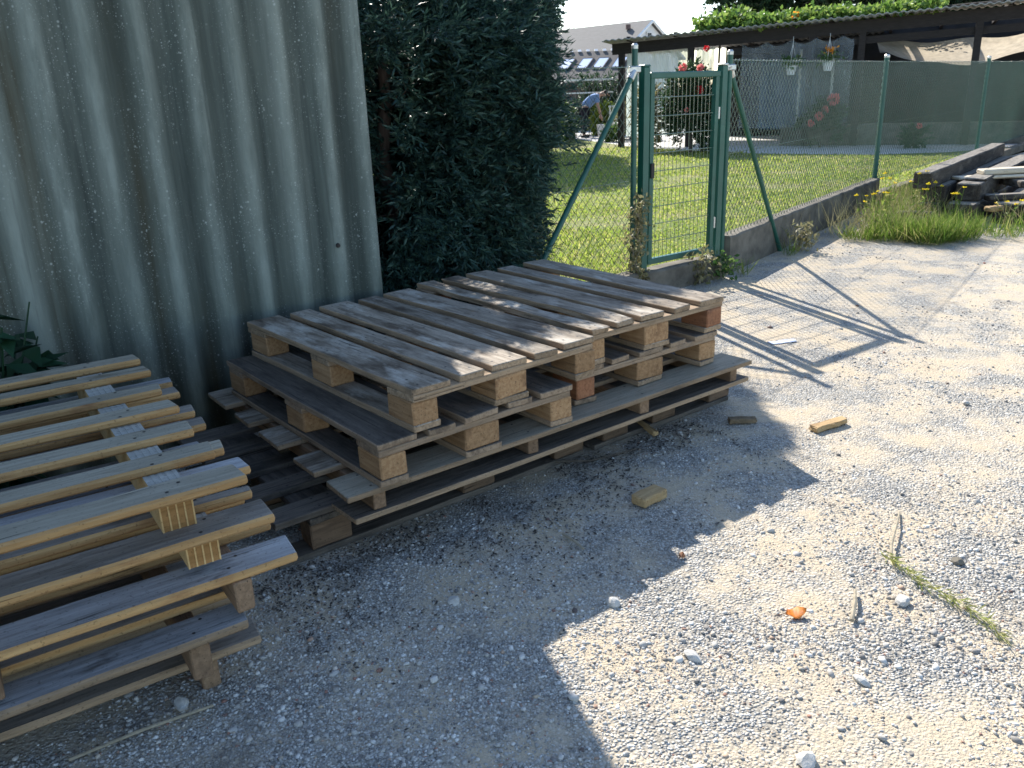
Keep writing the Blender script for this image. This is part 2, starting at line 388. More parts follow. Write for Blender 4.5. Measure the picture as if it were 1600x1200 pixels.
def board(L, Wd, T, seed, b=.0025, nseg=10, warp=.003, chip=.0, nails=(), round_=0):
    """a sawn board, grain along x, centred; slot 0 sides, 1 top face, 2 nail heads"""
    r = random.Random(seed); mb = MB(); vs = []
    cy = [r.uniform(-1, 1) for _ in range(4)]; cz = [r.uniform(-1, 1) for _ in range(4)]
    def prof(w, t, bb): return [(w, -t + bb), (w, t - bb), (w - bb, t), (-w + bb, t), (-w, t - bb), (-w, -t + bb), (-w + bb, -t), (w - bb, -t)]
    xs = [-L / 2] + [-L / 2 + b + (L - 2 * b) * i / nseg for i in range(nseg + 1)] + [L / 2]
    e0 = r.uniform(-.006, .006); e1 = r.uniform(-.006, .006)
    for i, x in enumerate(xs):
        u = x / L; k = b if i in (0, len(xs) - 1) else 0
        oy = warp * (cy[0] * math.cos(3.1 * u + cy[1]) + .4 * math.sin(9 * u + 3 * cy[2])); oz = warp * .7 * cz[0] * math.cos(3.1 * u + cz[1] * 3)
        ww = Wd / 2 - k + warp * .35 * math.sin(23 * u + 9 * cy[3])
        bb = b + round_
        ring = prof(ww, T / 2 - k, min(bb, T / 2 * .8))
        sk = (e0 if u < 0 else e1)
        for (y, z) in ring:
            jx = sk * y / Wd * (2 if abs(u) > .44 else 0) + (r.uniform(-chip, chip) if abs(u) > .46 else 0)
            jw = r.uniform(-chip, chip) * .8
            vs.append((x + jx, y + oy + jw, z + oz + r.uniform(-chip, chip) * .15))
    fs = []; n = 8; mi = []
    for i in range(len(xs) - 1):
        for k in range(n):
            j = (k + 1) % n; fs.append((i * n + k, (i + 1) * n + k, (i + 1) * n + j, i * n + j)); mi.append(1 if k in (2,) else 0)
    fs.append(tuple(range(n))); mi.append(0); m0 = (len(xs) - 1) * n; fs.append(tuple(m0 + k for k in range(n))[::-1]); mi.append(0)
    mb.v = vs; mb.f = fs; mb.mi = mi
    for (nx, ny) in nails:
        nx += r.uniform(-.012, .012); ny += r.uniform(-.01, .01); rr = .0045; u = nx / L
        oy = warp * (cy[0] * math.cos(3.1 * u + cy[1]) + .4 * math.sin(9 * u + 3 * cy[2])); oz = warp * .7 * cz[0] * math.cos(3.1 * u + cz[1] * 3)
        mb.add([(nx + rr * math.cos(a), ny + oy + rr * math.sin(a), T / 2 + oz + .0008) for a in [q * math.pi / 4 for q in range(8)]], [tuple(range(8))], 2)
    return mb

SEED = [100]
def sd():
    SEED[0] += 1; return SEED[0]

def block_pallet(loc, rz, label, group, top, side, blk, L=1.2, Wd=.8, widths=(.145, .1, .145, .1, .145), offs=None, nrow=3, H=.144, chip=.0008, odd=None, low_w=(.1, .145, .1), blkrows=None, tw=22, over=0):
    """block pallet: deck boards along local x, cross boards along y, blocks, bottom boards along x; base at z 0"""
    t = empty('pallet', loc, rz, label, 'pallet', group)
    T = .022; hb = H - 3 * T
    if offs is None:
        gap = (Wd - sum(widths)) / (len(widths) - 1); y = -Wd / 2; offs = []
        for w in widths: offs.append(y + w / 2); y += w + gap
    xb = blkrows or (-L / 2 + .0725, 0, L / 2 - .0725)
    yb = (-Wd / 2 + low_w[0] / 2, 0, Wd / 2 - low_w[2] / 2)
    for i, (w, y) in enumerate(zip(widths, offs)):
        nl = [(x + s, y2) for x in xb for s in (-.03, .035) for y2 in (-w * .25, w * .25)]
        o = board(L, w, T, sd(), nails=nl, chip=chip if not odd or i not in odd else .006, warp=.003 if not odd or i not in odd else .012).obj('deck_board', [side, top, 'nail'], t, (random.uniform(-.006, .006), y, H - T / 2 + random.uniform(0, .001)), (0, 0, random.uniform(-.004, .004) if not odd or i not in odd else .018))
        if odd and i in odd: o['label'] = 'rotten weathered deck board with ragged edges'
    for x in xb:
        board(Wd - .004, .145, T, sd(), chip=chip).obj('cross_board', [side, side, 'nail'], t, (x, 0, H - 1.5 * T - .0004), (0, 0, math.pi / 2))
    for x in xb:
        for y, w in zip(yb, low_w):
            board(.145, w - .006, hb - .001, sd(), b=.004, nseg=3, chip=chip * 1.5, warp=.001).obj('block', [blk if blk == 'oldblock' or random.random() < .72 else 'redblock'] * 3, t, (x + random.uniform(-.004, .004), y + random.uniform(-.003, .003), T + hb / 2), (0, 0, random.uniform(-.02, .02)))
    for y, w in zip(yb, low_w):
        board(L, w, T, sd(), chip=chip).obj('bottom_board', [side, top, 'nail'], t, (0, y, T / 2))
    return t

# ---------------------------------------------------------------- ground, lawn, paving
GL = np.array([.93, 5.86]); GR = np.array([1.60, 6.35]); P2 = np.array([4.30, 9.93]); P3 = np.array([7.4, 13.5]); P4 = np.array([10.6, 17.2]); P5 = np.array([14.0, 21.2])
dl = np.array([math.cos(R_(42)), math.sin(R_(42))]); FL_ = GL - dl * 1.42
WD = np.array([math.cos(R_(35)), math.sin(R_(35))]); WN = np.array([-WD[1], WD[0]])
WEDGE = np.array([-.60, 3.90])
def grid_plane(x0, x1, y0, y1, nx, ny, z):
    X, Y = np.meshgrid(np.linspace(x0, x1, nx), np.linspace(y0, y1, ny)); V = np.stack([X.ravel(), Y.ravel(), np.full(X.size, z)], 1)
    i = np.arange(nx * ny).reshape(ny, nx); F = np.stack([i[:-1, :-1], i[:-1, 1:], i[1:, 1:], i[1:, :-1]], -1).reshape(-1, 4); return V, F
g = MB().add([(-300, -300, 0), (300, -300, 0), (300, 300, 0), (-300, 300, 0)], [(0, 1, 2, 3)]).obj('ground', 'ground'); struct(g)

fence_line = [FL_ - WD * 14, FL_, GL, GR, P2, P3, P4, P5]
lawn_far = [np.array(p) for p in [(16.5, 23.5), (11.2, 16.9 + .55), (8.4, 16.3), (6.9, 16.4), (5.16, 17.7), (3.3, 20.4), (2.2, 25.0), (-14, 25.0)]]
pts = [p + np.array([-.05, .07]) for p in fence_line] + lawn_far
mb = MB().add([(p[0], p[1], .006) for p in pts], [tuple(range(len(pts)))])
import bmesh
lawn = mb.obj('lawn', 'lawn'); struct(lawn)
bm = bmesh.new(); bm.from_mesh(lawn.data); bmesh.ops.triangulate(bm, faces=bm.faces[:]); bm.to_mesh(lawn.data); bm.free()
pv = MB().add([(p[0], p[1], .003) for p in [(3.15, 20.3), (5.1, 17.5), (6.9, 16.1), (8.4, 16.0), (11.2, 17.1), (16, 23), (16, 30), (-14, 30), (-14, 24.9), (2.1, 24.9)]], [tuple(range(10))])
paving = pv.obj('paving', 'paving'); struct(paving)
bm = bmesh.new(); bm.from_mesh(paving.data); bmesh.ops.triangulate(bm, faces=bm.faces[:]); bm.to_mesh(paving.data); bm.free()

def fence_side(x, y):
    """>0 on the garden side of the fence polyline"""
    out = np.full(np.shape(x), 1e9)
    best = np.full(np.shape(x), 1e9)
    for a, b in zip(fence_line[1:-1], fence_line[2:]):
        d = b - a; L = np.linalg.norm(d); u = ((x - a[0]) * d[0] + (y - a[1]) * d[1]) / L / L; uc = np.clip(u, 0, 1)
        dist = np.hypot(x - a[0] - uc * d[0], y - a[1] - uc * d[1]); s = np.sign(d[0] * (y - a[1]) - d[1] * (x - a[0]))
        m = dist < best; best = np.where(m, dist, best); out = np.where(m, s * dist, out)
    return out

# gravel: stones lying on the yard, one uncountable mass
def gravel():
    ico = bmesh.new(); bmesh.ops.create_icosphere(ico, subdivisions=1, radius=1)
    bv = np.array([v.co[:] for v in ico.verts]); bf = np.array([[v.index for v in f.verts] for f in ico.faces]); ico.free()
    n = 210000
    u = rng.random(n); y0, y1 = 1.15, 9.5
    k = -.75; y = (y0 ** k + u * (y1 ** k - y0 ** k)) ** (1 / k)
    x = rng.uniform(-.75, .80, n) * (y + .8) + .12 * y
    p = np.stack([x, y, np.zeros(n)], 1)
    dens = .55 * vnoise(p, 1.6, 1) + .3 * vnoise(p, 4.3, 2) + .15 * vnoise(p, 11, 3)
    keep = rng.random(n) < np.clip((dens - .40) * 4.5, .08, 1)
    keep &= fence_side(x, y) < -.08
    sw = (x - WEDGE[0]) * WN[0] + (y - WEDGE[1]) * WN[1]; al = (x - WEDGE[0]) * WD[0] + (y - WEDGE[1]) * WD[1]
    keep &= ~((sw > -.02) & (al < .1))
    p = p[keep]; n = len(p)
    s = np.exp(rng.normal(math.log(.0022), .47, n)) * (1 + .09 * p[:, 1]); s = np.clip(s, .0018, .021)
    sc = s[:, None] * rng.uniform(.6, 1.35, (n, 3)); sc[:, 2] *= .62
    V = bv[None] * sc[:, None, :] * (1 + rng.uniform(-.36, .30, (n, 12, 1)))
    a = rng.uniform(0, 6.28, n); c, s_ = np.cos(a)[:, None], np.sin(a)[:, None]
    t = rng.normal(0, .35, n); ct, st = np.cos(t)[:, None], np.sin(t)[:, None]
    X, Y, Z = V[..., 0], V[..., 1], V[..., 2]; Y, Z = Y * ct - Z * st, Y * st + Z * ct; X, Y = X * c - Y * s_, X * s_ + Y * c
    V = np.stack([X, Y, Z], -1) + p[:, None, :]; V[..., 2] += (sc[:, 2] * rng.uniform(-.15, .55, n))[:, None]
    F = bf[None] + (np.arange(n) * 12)[:, None, None]
    return struct(npobj('gravel', V.reshape(-1, 3), F.reshape(-1, 3), 'stone'), 'stuff')
gravel()
def flakes():  # small dark flakes strewn along the pallet fronts, darkening the gravel there
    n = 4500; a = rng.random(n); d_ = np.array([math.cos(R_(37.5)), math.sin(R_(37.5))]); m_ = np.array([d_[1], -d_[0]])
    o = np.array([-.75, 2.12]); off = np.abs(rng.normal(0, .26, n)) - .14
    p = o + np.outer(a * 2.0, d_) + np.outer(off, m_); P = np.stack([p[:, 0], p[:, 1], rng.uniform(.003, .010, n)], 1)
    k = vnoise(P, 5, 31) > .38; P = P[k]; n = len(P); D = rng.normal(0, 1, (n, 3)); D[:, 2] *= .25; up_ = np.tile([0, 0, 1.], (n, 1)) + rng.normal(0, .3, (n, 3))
    V, F = leaves(P, D, rng.uniform(.005, .02, n), rng.uniform(.003, .009, n), up_); return struct(npobj('dark_flakes', V, F, 'flakes'), 'stuff')
flakes()

# ---------------------------------------------------------------- corrugated shed behind the stacks
def shed():
    t = empty('corrugated_shed', (WEDGE[0], WEDGE[1], 0), R_(35), 'weathered grey green corrugated fibre cement shed beside the conifers', 'shed')
    pitch = .177; amp = .027; Lw = 6.2
    def sheet(z0, z1, off, name):
        xs = np.arange(-Lw, .0001, pitch / 14); V = []; th = .006
        for s in (0, th):
            for z in np.linspace(z0, z1, 5):
                V.append(np.stack([xs, off + s - amp * np.cos((xs + .02) / pitch * 2 * math.pi) * (1), np.full(len(xs), z)], 1))
        n = len(xs); V = np.concatenate(V); F = []
        def q(r0, r1): i = np.arange(n - 1); return np.stack([r0 * n + i, r0 * n + i + 1, r1 * n + i + 1, r1 * n + i], 1)
        for r in range(4): F.append(q(r, r + 1)); F.append(q(5 + r, 6 + r)[:, ::-1])
        F.append(q(5, 0)); F.append(q(4, 9))
        F = np.concatenate(F).tolist()
        for r in range(4):
            F.append([r * n + n - 1, (5 + r) * n + n - 1, (6 + r) * n + n - 1, (r + 1) * n + n - 1]); F.append([r * n, (r + 1) * n, (6 + r) * n, (5 + r) * n])
        o = npobj(name, V, np.array(F), 'fibre', t)
        o.data.polygons.foreach_set('use_smooth', np.arange(len(F)) < 8 * (n - 1)); return o
    sheet(.0, 3.0, 0, 'wall_sheet')
    for i, (x, z) in enumerate([(-.21, .78), (-1.98, .30)]):
        MB().tube([(x, -amp - .004 - (.007 if z > 1.2 else 0), z), (x, -amp - .016 - (.007 if z > 1.2 else 0), z)], [.011, .007], 10).obj('bolt', 'nail', t)
    MB().box((-.03, 1.4, 1.48), (.04, 2.7, 2.96)).obj('side_wall', 'fibre', t)
    MB().box((-Lw + .03, 1.4, 1.48), (.04, 2.7, 2.96)).obj('side_wall', 'fibre', t)
    MB().box((-Lw / 2, 2.77, 1.48), (Lw - .12, .04, 2.96)).obj('rear_wall', 'fibre', t)
    m = MB(); m.box((-Lw / 2, 1.38, 3.09), (Lw + .06, 2.95, .05), mat=Matrix.Rotation(R_(2), 3, 'X')); m.obj('roof', 'roofsheet', t)
shed()

# ---------------------------------------------------------------- pallets
GA = 'old pallets stacked by the corrugated wall'
ZT = .55
block_pallet((-.3845, 3.1376, ZT - .144), R_(-50.35), 'grey weathered pallet on top of the stack nearest the corrugated wall', GA, 'grey_top', 'grey_side', 'block')
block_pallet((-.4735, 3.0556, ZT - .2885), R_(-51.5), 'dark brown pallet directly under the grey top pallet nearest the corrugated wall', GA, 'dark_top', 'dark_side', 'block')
block_pallet((.229, 3.712, ZT - .143), R_(-53), 'grey pallet with a rotten ragged board, on top of the stack nearest the gate', GA, 'grey_top', 'grey_side', 'block', widths=(.085, .10, .13, .10, .135), offs=(-.325, -.185, -.025, .145, .3325), odd=(0, 1), low_w=(.12, .145, .11))
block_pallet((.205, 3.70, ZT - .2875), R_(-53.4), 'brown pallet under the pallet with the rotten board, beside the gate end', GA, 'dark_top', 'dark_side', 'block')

BO = Vector((-.505, 2.278, 0)); BYAW = R_(37.47)
def big_pallet():
    t = empty('pallet', BO, BYAW, 'long wide reversible pallet of thin planks carrying both grey pallet stacks', 'pallet', GA)
    L = 1.955; z0, z1 = .160, .2615
    for i, (y0, y1, tp) in enumerate([(0, .160, 'fresh_top'), (.247, .411, 'grey_top'), (.542, .727, 'grey_top'), (.819, .974, 'grey_top'), (1.069, 1.28, 'grey_top')]):
        board(L, y1 - y0, .019, sd(), nails=[(x - L / 2, s * .05) for x in (.1, .74, 1.31, 1.86) for s in (-1, 1)], warp=.004, chip=.0006).obj('deck_board', ['grey_side', 'grey_top' if i else 'fresh_top', 'nail'], t, (L / 2 + .004 * i, (y0 + y1) / 2, z1 - .0095))
    for i, (y0, y1) in enumerate([(.012, .17), (.30, .42), (.62, .76), (.86, .98), (1.12, 1.27)]):
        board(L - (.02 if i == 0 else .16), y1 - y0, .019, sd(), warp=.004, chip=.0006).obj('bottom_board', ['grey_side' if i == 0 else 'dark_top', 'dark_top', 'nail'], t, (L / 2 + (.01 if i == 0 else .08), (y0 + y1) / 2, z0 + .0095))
    for x in (.115, .74, 1.31, 1.865):
        board(1.245, .042, z1 - z0 - .040, sd(), warp=.001).obj('stringer', ['stringer', 'stringer', 'nail'], t, (x, .645, (z0 + z1) / 2), (0, 0, math.pi / 2))
big_pallet()
def along(d, n, z): return BO + Vector((d * math.cos(BYAW) - n * math.sin(BYAW), d * math.sin(BYAW) + n * math.cos(BYAW), z))
block_pallet(along(.48, .66, 0), BYAW, 'dark rotten pallet on the gravel, sticking out left under the long plank pallet', GA, 'dark_top', 'dark_top', 'oldblock', L=1.3, Wd=.95, widths=(.11, .10, .10, .10, .11), H=.158, blkrows=(-.46, .13, .58), chip=.0015)
block_pallet(along(1.62, .66, 0), BYAW, 'half hidden dark pallet on the gravel under the gate end of the long plank pallet', GA, 'dark_top', 'dark_top', 'oldblock', L=.86, Wd=.95, widths=(.11, .10, .10, .10, .11), H=.158, blkrows=(-.30, 0, .36))

GB = 'slatted pallets stacked in the left foreground'
SY = R_(34); SO = Vector((-.616, 1.727, 0))
def sat(d, n, z): return SO + Vector((d * math.cos(SY) - n * math.sin(SY), d * math.sin(SY) + n * math.cos(SY), z))
def stringer_pallet(d, n, ztop, label, tops, side, boards, strn, st_kind, depth, sh, Lb=1.2, rz=0, low=(), T=.023, st_w=.045, n0=0):
    t = empty('pallet', sat(d, n, ztop - T - sh - (T if low else 0)), SY + rz, label, 'pallet', GB)
    zt = T + sh + (T if low else 0)
    for i, (y0, y1, dx) in enumerate(boards):
        w = y1 - y0
        nl = [(s + Lb / 2 - dx + q, w * .22 * (1 if q > 0 else -1)) for s in strn for q in (-.014, .016)]
        board(Lb, w, T, sd(), b=.003, warp=.0035, chip=.0007, round_=.003, nails=nl).obj('deck_board', [side, tops[i % len(tops)], 'nail'], t, (-Lb / 2 + dx, (y0 + y1) / 2, zt - T / 2), (0, 0, random.uniform(-.006, .006)))
    for s in strn:
        zc = zt - T - sh / 2
        if st_kind == 'lvl':
            # laminated beam: pale and dark plies side by side
            m = MB(); x = -.0375
            for k in range(9):
                w = .0036 if k % 2 == 0 else .01425
                if k % 2 == 0: m.box((x + w / 2, depth / 2 + .035, 0), (w, depth - .07, sh), 0)
                else: m.box((x + w / 2, depth / 2 + .035, -.0006), (w, depth - .073, sh - .0012), 1)
                x += w
            # bleached upper skin
            for k in range(5): m.box((-.0375 + k * .0163 + .0047, depth / 2 + .035, sh / 2 + .0006), (.0094, depth - .071, .0016), 2)
            for k in range(4): m.box((-.0375 + k * .0163 + .0129, depth / 2 + .035, sh / 2 - .0002), (.0066, depth - .074, .0012), 2)
            m.obj('stringer', ['lvl', 'lvl_dark', 'lvl_top'], t, (s, n0, zc))
        else:
            board(depth - .03, st_w, sh, sd(), b=.004, chip=.0008, warp=.001).obj('stringer', [st_kind, st_kind, 'nail'], t, (s, n0 + depth / 2, zc), (0, 0, math.pi / 2))
    for (y0, y1, dx) in low:
        board(Lb, y1 - y0, T, sd(), warp=.003).obj('bottom_board', [side, 'brown_top', 'nail'], t, (-Lb / 2 + dx, (y0 + y1) / 2, T / 2))
    return t
b7 = [(.005, .098, .009), (.205, .285, 0), (.392, .478, -.004), (.590, .675, .004), (.785, .862, .01), (1.0, 1.072, .02), (1.155, 1.237, .02)]
stringer_pallet(0, 0, .60, 'clean pale pine slatted pallet on top of the left foreground stack', ['fresh_top'], 'fresh_side', b7, (-.138, -.70, -1.06), 'lvl', 1.237, .088)
b7b = [(.0, .105, .0), (.16, .205, .0), (.31, .40, .04), (.48, .56, .03), (.70, .78, .04), (.84, .92, .045), (1.06, 1.14, .05), (1.19, 1.26, .06)]
stringer_pallet(.06, .0, .49, 'brown stained slatted pallet second from the top of the left stack', ['brown_top', 'brown_top', 'blue_top', 'fresh_top', 'brown_top'], 'fresh_side', b7b, (-.158, -.74, -1.10), 'lvl', 1.24, .086)
b6 = [(.02, .135, .0), (.21, .29, .0), (.40, .48, -.01), (.60, .69, .0), (.83, .92, 0), (1.10, 1.2, 0)]
stringer_pallet(.112, .0, .36, 'silver grey slatted pallet jutting out farthest right in the left stack', ['blue_top'], 'fresh_side', b6, (-.145, -.675, -1.1), 'stringer', 1.22, .082, low=[(.135, .235, -.13)], n0=.0)
b5 = [(-.01, .095, .0), (.17, .27, -.015), (.42, .52, .0), (.68, .77, 0), (.98, 1.08, 0)]
stringer_pallet(-.035, .0, .243, 'grey slatted pallet second from the bottom of the left stack, patch of pale wood showing', ['blue_top'], 'grey_side', b5, (-.12, -.78, -1.1), 'stringer', 1.1, .098, n0=-.005)
b5b = [(.10, .205, .0), (.32, .42, -.0), (.56, .66, .0), (.84, .94, 0), (1.12, 1.22, 0)]
stringer_pallet(.014, .0, .117, 'lowest slatted pallet of the left stack, its stringers standing in the gravel', ['brown_top'], 'grey_side', b5b, (-.135, -.80, -1.1), 'stringer', 1.1, .096, n0=.115)

# ---------------------------------------------------------------- fence, gate
ZF = 1.5
def chain_link(p0, p1, z0, z1, parent, d=.070, r=.0023):
    p0 = np.array(p0, float); p1 = np.array(p1, float); L = np.linalg.norm(p1 - p0); u = (p1 - p0) / L; nrm = np.array([-u[1], u[0]])
    nw = int(L / (d / 2)); ns = int((z1 - z0) / (d / 2)); Vs = []; Fs = []; o = 0
    zz = z0 + (z1 - z0) * np.arange(ns + 1) / ns
    sq = np.array([(1, 0), (0, 1), (-1, 0), (0, -1)]) * r
    for k in range(nw):
        zig = (np.arange(ns + 1) + k) % 2; x = k * d / 2 + zig * (d / 2) + d * .02 * (zig * 2 - 1)
        y = .0022 * (zig * 2 - 1) + .006 * np.sin(k * .11) * np.sin(zz * 2.2)
        x = x + .003 * rng.normal(size=ns + 1) * .4
        C = np.stack([p0[0] + u[0] * x + nrm[0] * y, p0[1] + u[1] * x + nrm[1] * y, zz], 1)
        ring = C[:, None, :] + np.stack([u[0] * sq[:, 0] + nrm[0] * sq[:, 1], u[1] * sq[:, 0] + nrm[1] * sq[:, 1], np.zeros(4)], 1)[None]
        V = ring.reshape(-1, 3); i = np.arange(ns)[:, None] * 4 + np.arange(4)[None]; j = np.arange(ns)[:, None] * 4 + (np.arange(4)[None] + 1) % 4
        Fs.append(np.stack([i, j, j + 4, i + 4], -1).reshape(-1, 4) + o); Vs.append(V); o += len(V)
    return npobj('wire_mesh', np.concatenate(Vs), np.concatenate(Fs), 'greenwire', parent)
def v3(p, z): return (float(p[0]), float(p[1]), z)
def fence_post(p, parent, z1=ZF, r=.020):
    o = MB().tube([v3(p, -.05), v3(p, z1)], r, 14).obj('post', 'green', parent, smooth=False)
    MB().tube([v3(p, z1 - .01), v3(p, z1 + .012), v3(p, z1 + .024)], [r * 1.1, r * 1.1, r * .6], 12).obj('cap', 'zinc', o); return o
def stay(top, foot, parent):
    a = Vector(v3(top, 1.50)); b = Vector(v3(foot, -.05))
    o = MB().tube([a, b], .019, 12).obj('brace', 'green', parent)
    m = MB(); d = (b - a).normalized(); m.tube([a - d * .02, a + d * .07], .025, 10); m.box(a + Vector((0, 0, .005)), (.075, .05, .045), b=.008); m.obj('clamp', 'zinc', o); return o
def wires(p0, p1, zs, parent):
    for z in zs: MB().tube([v3(p0, z), v3((p0 + p1) / 2, z - .006), v3(p1, z)], .0021, 6).obj('tension_wire', 'greenwire', parent)
ug = (GR - GL) / np.linalg.norm(GR - GL)
TL = GL - dl * .075; TR = GR + np.array([.602, .798]) * .085
fr = empty('chain_link_fence', v3(TR, 0), 0, 'long green chain link fence running right from the gate', 'fence')
fl = empty('chain_link_fence', v3(TL, 0), 0, 'short green chain link fence between gate and corrugated shed', 'fence')
fr.location = fl.location = (0, 0, 0)
fence_post(TL, fl, 1.64); fence_post(TR, fr, 1.60)
for p in (P2, P3, P4): fence_post(p, fr, 1.61, .027)
stay(TL, TL - dl * 1.22, fl); stay(TR, TR + np.array([.602, .798]) * 1.15 + np.array([.06, -.05]), fr)
chain_link(FL_, TL, .16, 1.53, fl); wires(FL_, TL, (.18, .8, 1.52), fl)
for a, b in ((TR, P2), (P2, P3), (P3, P4), (P4, P5)):
    chain_link(a, b, .26, 1.565, fr); wires(a, b, (.28, .9, 1.555), fr)

def gate():
    t = empty('garden_gate', v3(GL, 0), math.atan2(ug[1], ug[0]), 'green metal garden gate with square wire grid between twin posts', 'gate')
    w = float(np.linalg.norm(GR - GL)); fz0, fz1 = .20, 1.485
    for x, nm in ((.025, 'gate_post'), (w - .025, 'gate_post')):
        o = MB().box((x, 0, .755), (.052, .052, 1.53), b=.006).obj(nm, 'green', t)
        MB().box((x, 0, 1.526), (.057, .057, .014), b=.004).obj('cap', 'green' if x < .3 else 'zinc', o)
    x0, x1 = .068, w - .068
    m = MB(); r = .02
    for z in (fz0 + r, fz1 - r): m.box(((x0 + x1) / 2, 0, z), (x1 - x0, .042, .042), b=.006)
    for x in (x0 + .022, x1 - .022): m.box((x, .001, (fz0 + fz1) / 2), (.036, .036, fz1 - fz0 - .0), b=.006)
    m.obj('frame', 'green', t)
    g = MB(); n = 15
    for i in range(1, n): x = x0 + .044 + (x1 - x0 - .088) * i / n; g.tube([(x, .0, fz0 + .03), (x, .0, fz1 - .03)], .0019, 6)
    k = 10
    for i in range(1, k): z = fz0 + .04 + (fz1 - fz0 - .08) * i / k; g.tube([(x0 + .03, -.005, z), (x1 - .03, -.005, z)], .0028, 6)
    g.obj('wire_grid', 'greenwire', t)
    for z in (.42, 1.2): MB().tube([(x1 + .004, -.012, z - .04), (x1 + .004, -.012, z + .04)], .012, 8).obj('hinge', 'zinc', t)
    MB().box((x0 + .02, -.026, .85), (.03, .012, .10), b=.003).obj('lock', 'black', t)
gate()

def kerb(p0, p1, h, w, label, z0=-.06):
    d = p1 - p0; L = np.linalg.norm(d); rz = math.atan2(d[1], d[0]); n = max(4, int(L / .12)); r = random.Random(sd()); m = MB(); rings = []
    for i in range(n + 1):
        x = L * i / n; hh = h + r.uniform(-.006, .006); ww = w / 2 + r.uniform(-.004, .004); b = .012
        rings.append([(x, -ww, z0), (x, -ww, hh - b), (x, -ww + b, hh), (x, ww - b, hh), (x, ww, hh - b), (x, ww, z0)])
    vs = [p for q in rings for p in q]; fs = []
    for i in range(n):
        for k in range(5): fs.append((i * 6 + k, (i + 1) * 6 + k, (i + 1) * 6 + k + 1, i * 6 + k + 1))
    fs += [tuple(range(6)), tuple(n * 6 + k for k in range(6))[::-1]]
    o = m.add(vs, fs).obj('concrete_kerb', 'concrete', None, v3(p0, 0), (0, 0, rz)); return tag(o, label, 'kerb')
off = np.array([.0, .0])
kerb(FL_ + np.array([-.02, .03]), TL, .17, .12, 'low concrete kerb under the short fence left of the gate')
kerb(GL + ug * .0, GR, .165, .16, 'concrete sill below the green gate')
kerb(TR + np.array([.01, .02]), P2, .29, .13, 'dark concrete kerb under the fence between gate and yellow flowers')
kerb(P2 + np.array([.0, .0]), P4, .12, .13, 'concrete kerb under the far fence behind the timber pile')

# ---------------------------------------------------------------- trees and plants
def crown(center, size, n, leafL, leafW, mat, name, parent, shape=2.6, lump=.34, per=12, surf=.45, thr=.30, nsc=2.2, seed=0, droop=-.15, clip=None, top=None, spread=.5, sp_len=.13):
    c = np.array(center); s = np.array(size) / 2
    q = rng.uniform(-1, 1, (n * 6, 3)); rr = (np.abs(q) ** shape).sum(1) ** (1 / shape)
    pos = c + q * s
    bump_ = 1.12 - lump + lump * vnoise(pos, 2.6 / max(.3, min(size) / 1.2), seed + 5)
    k = (rr < bump_) & (rr > surf * rng.random(len(q)))
    k &= vnoise(pos, nsc, seed) > thr
    if clip is not None: k &= clip(pos)
    q, pos = q[k][:n], pos[k][:n]; n = len(pos)
    out = norm(q * np.array([1, 1, .45]) + rng.normal(0, .35, (n, 3))); out[:, 2] += droop + rng.normal(0, .25, n); out = norm(out)
    sd_ = norm(np.cross(out, np.array([0, 0, 1.]) + rng.normal(0, .3, (n, 3))))
    Ps, Ds = [], []
    for j in range(per):
        tt = (j // 2 + .5) / (per / 2); sg = 1 if j % 2 else -1
        Ps.append(pos + out * (tt * sp_len) * rng.uniform(.7, 1.3, (n, 1)))
        Ds.append(out * .75 + sd_ * sg * spread * (1.1 - .5 * tt) + rng.normal(0, .22, (n, 3)))
    P = np.concatenate(Ps); D = np.concatenate(Ds); L = leafL * rng.uniform(.6, 1.3, len(P)); V, F = leaves(P, D, L, leafW * rng.uniform(.7, 1.3, len(P)), bend=.06)
    return npobj(name, V, F, mat, parent)
def limbs(base, top, r, crown_c, crown_s, n, parent, mat='bark', seed=0, name='limb', up_=.5, z0=.2):
    rr = random.Random(seed); base = Vector(base); top = Vector(top)
    pts = [base.lerp(top, i / 7) + Vector((rr.uniform(-1, 1), rr.uniform(-1, 1), 0)) * r * .6 * (i > 0) for i in range(8)]
    MB().tube(pts, [r * (1.25 - i * .135) for i in range(8)], 10).obj('trunk', mat, parent, smooth=True)
    for k in range(n):
        f = rr.uniform(z0, .95); p = pts[0].lerp(pts[-1], f); a = rr.uniform(0, 6.28); ln = rr.uniform(.5, 1) * min(crown_s[0], crown_s[1]) * .48
        e = p + Vector((math.cos(a) * ln, math.sin(a) * ln, ln * rr.uniform(.1, up_)))
        m = p.lerp(e, .5) + Vector((rr.uniform(-.05, .05), rr.uniform(-.05, .05), -.03)) * ln
        rb = r * rr.uniform(.14, .26) * (1.2 - f); b = MB().tube([p, m, e], [rb, rb * .7, rb * .25], 6)
        for _ in range(3):
            q = p.lerp(e, rr.uniform(.4, .9)); w = q + Vector((rr.uniform(-1, 1), rr.uniform(-1, 1), rr.uniform(-.3, .6))) * ln * .35; b.tube([q, w], [rb * .4, rb * .12], 5)
        b.obj(name, mat, parent, smooth=True)

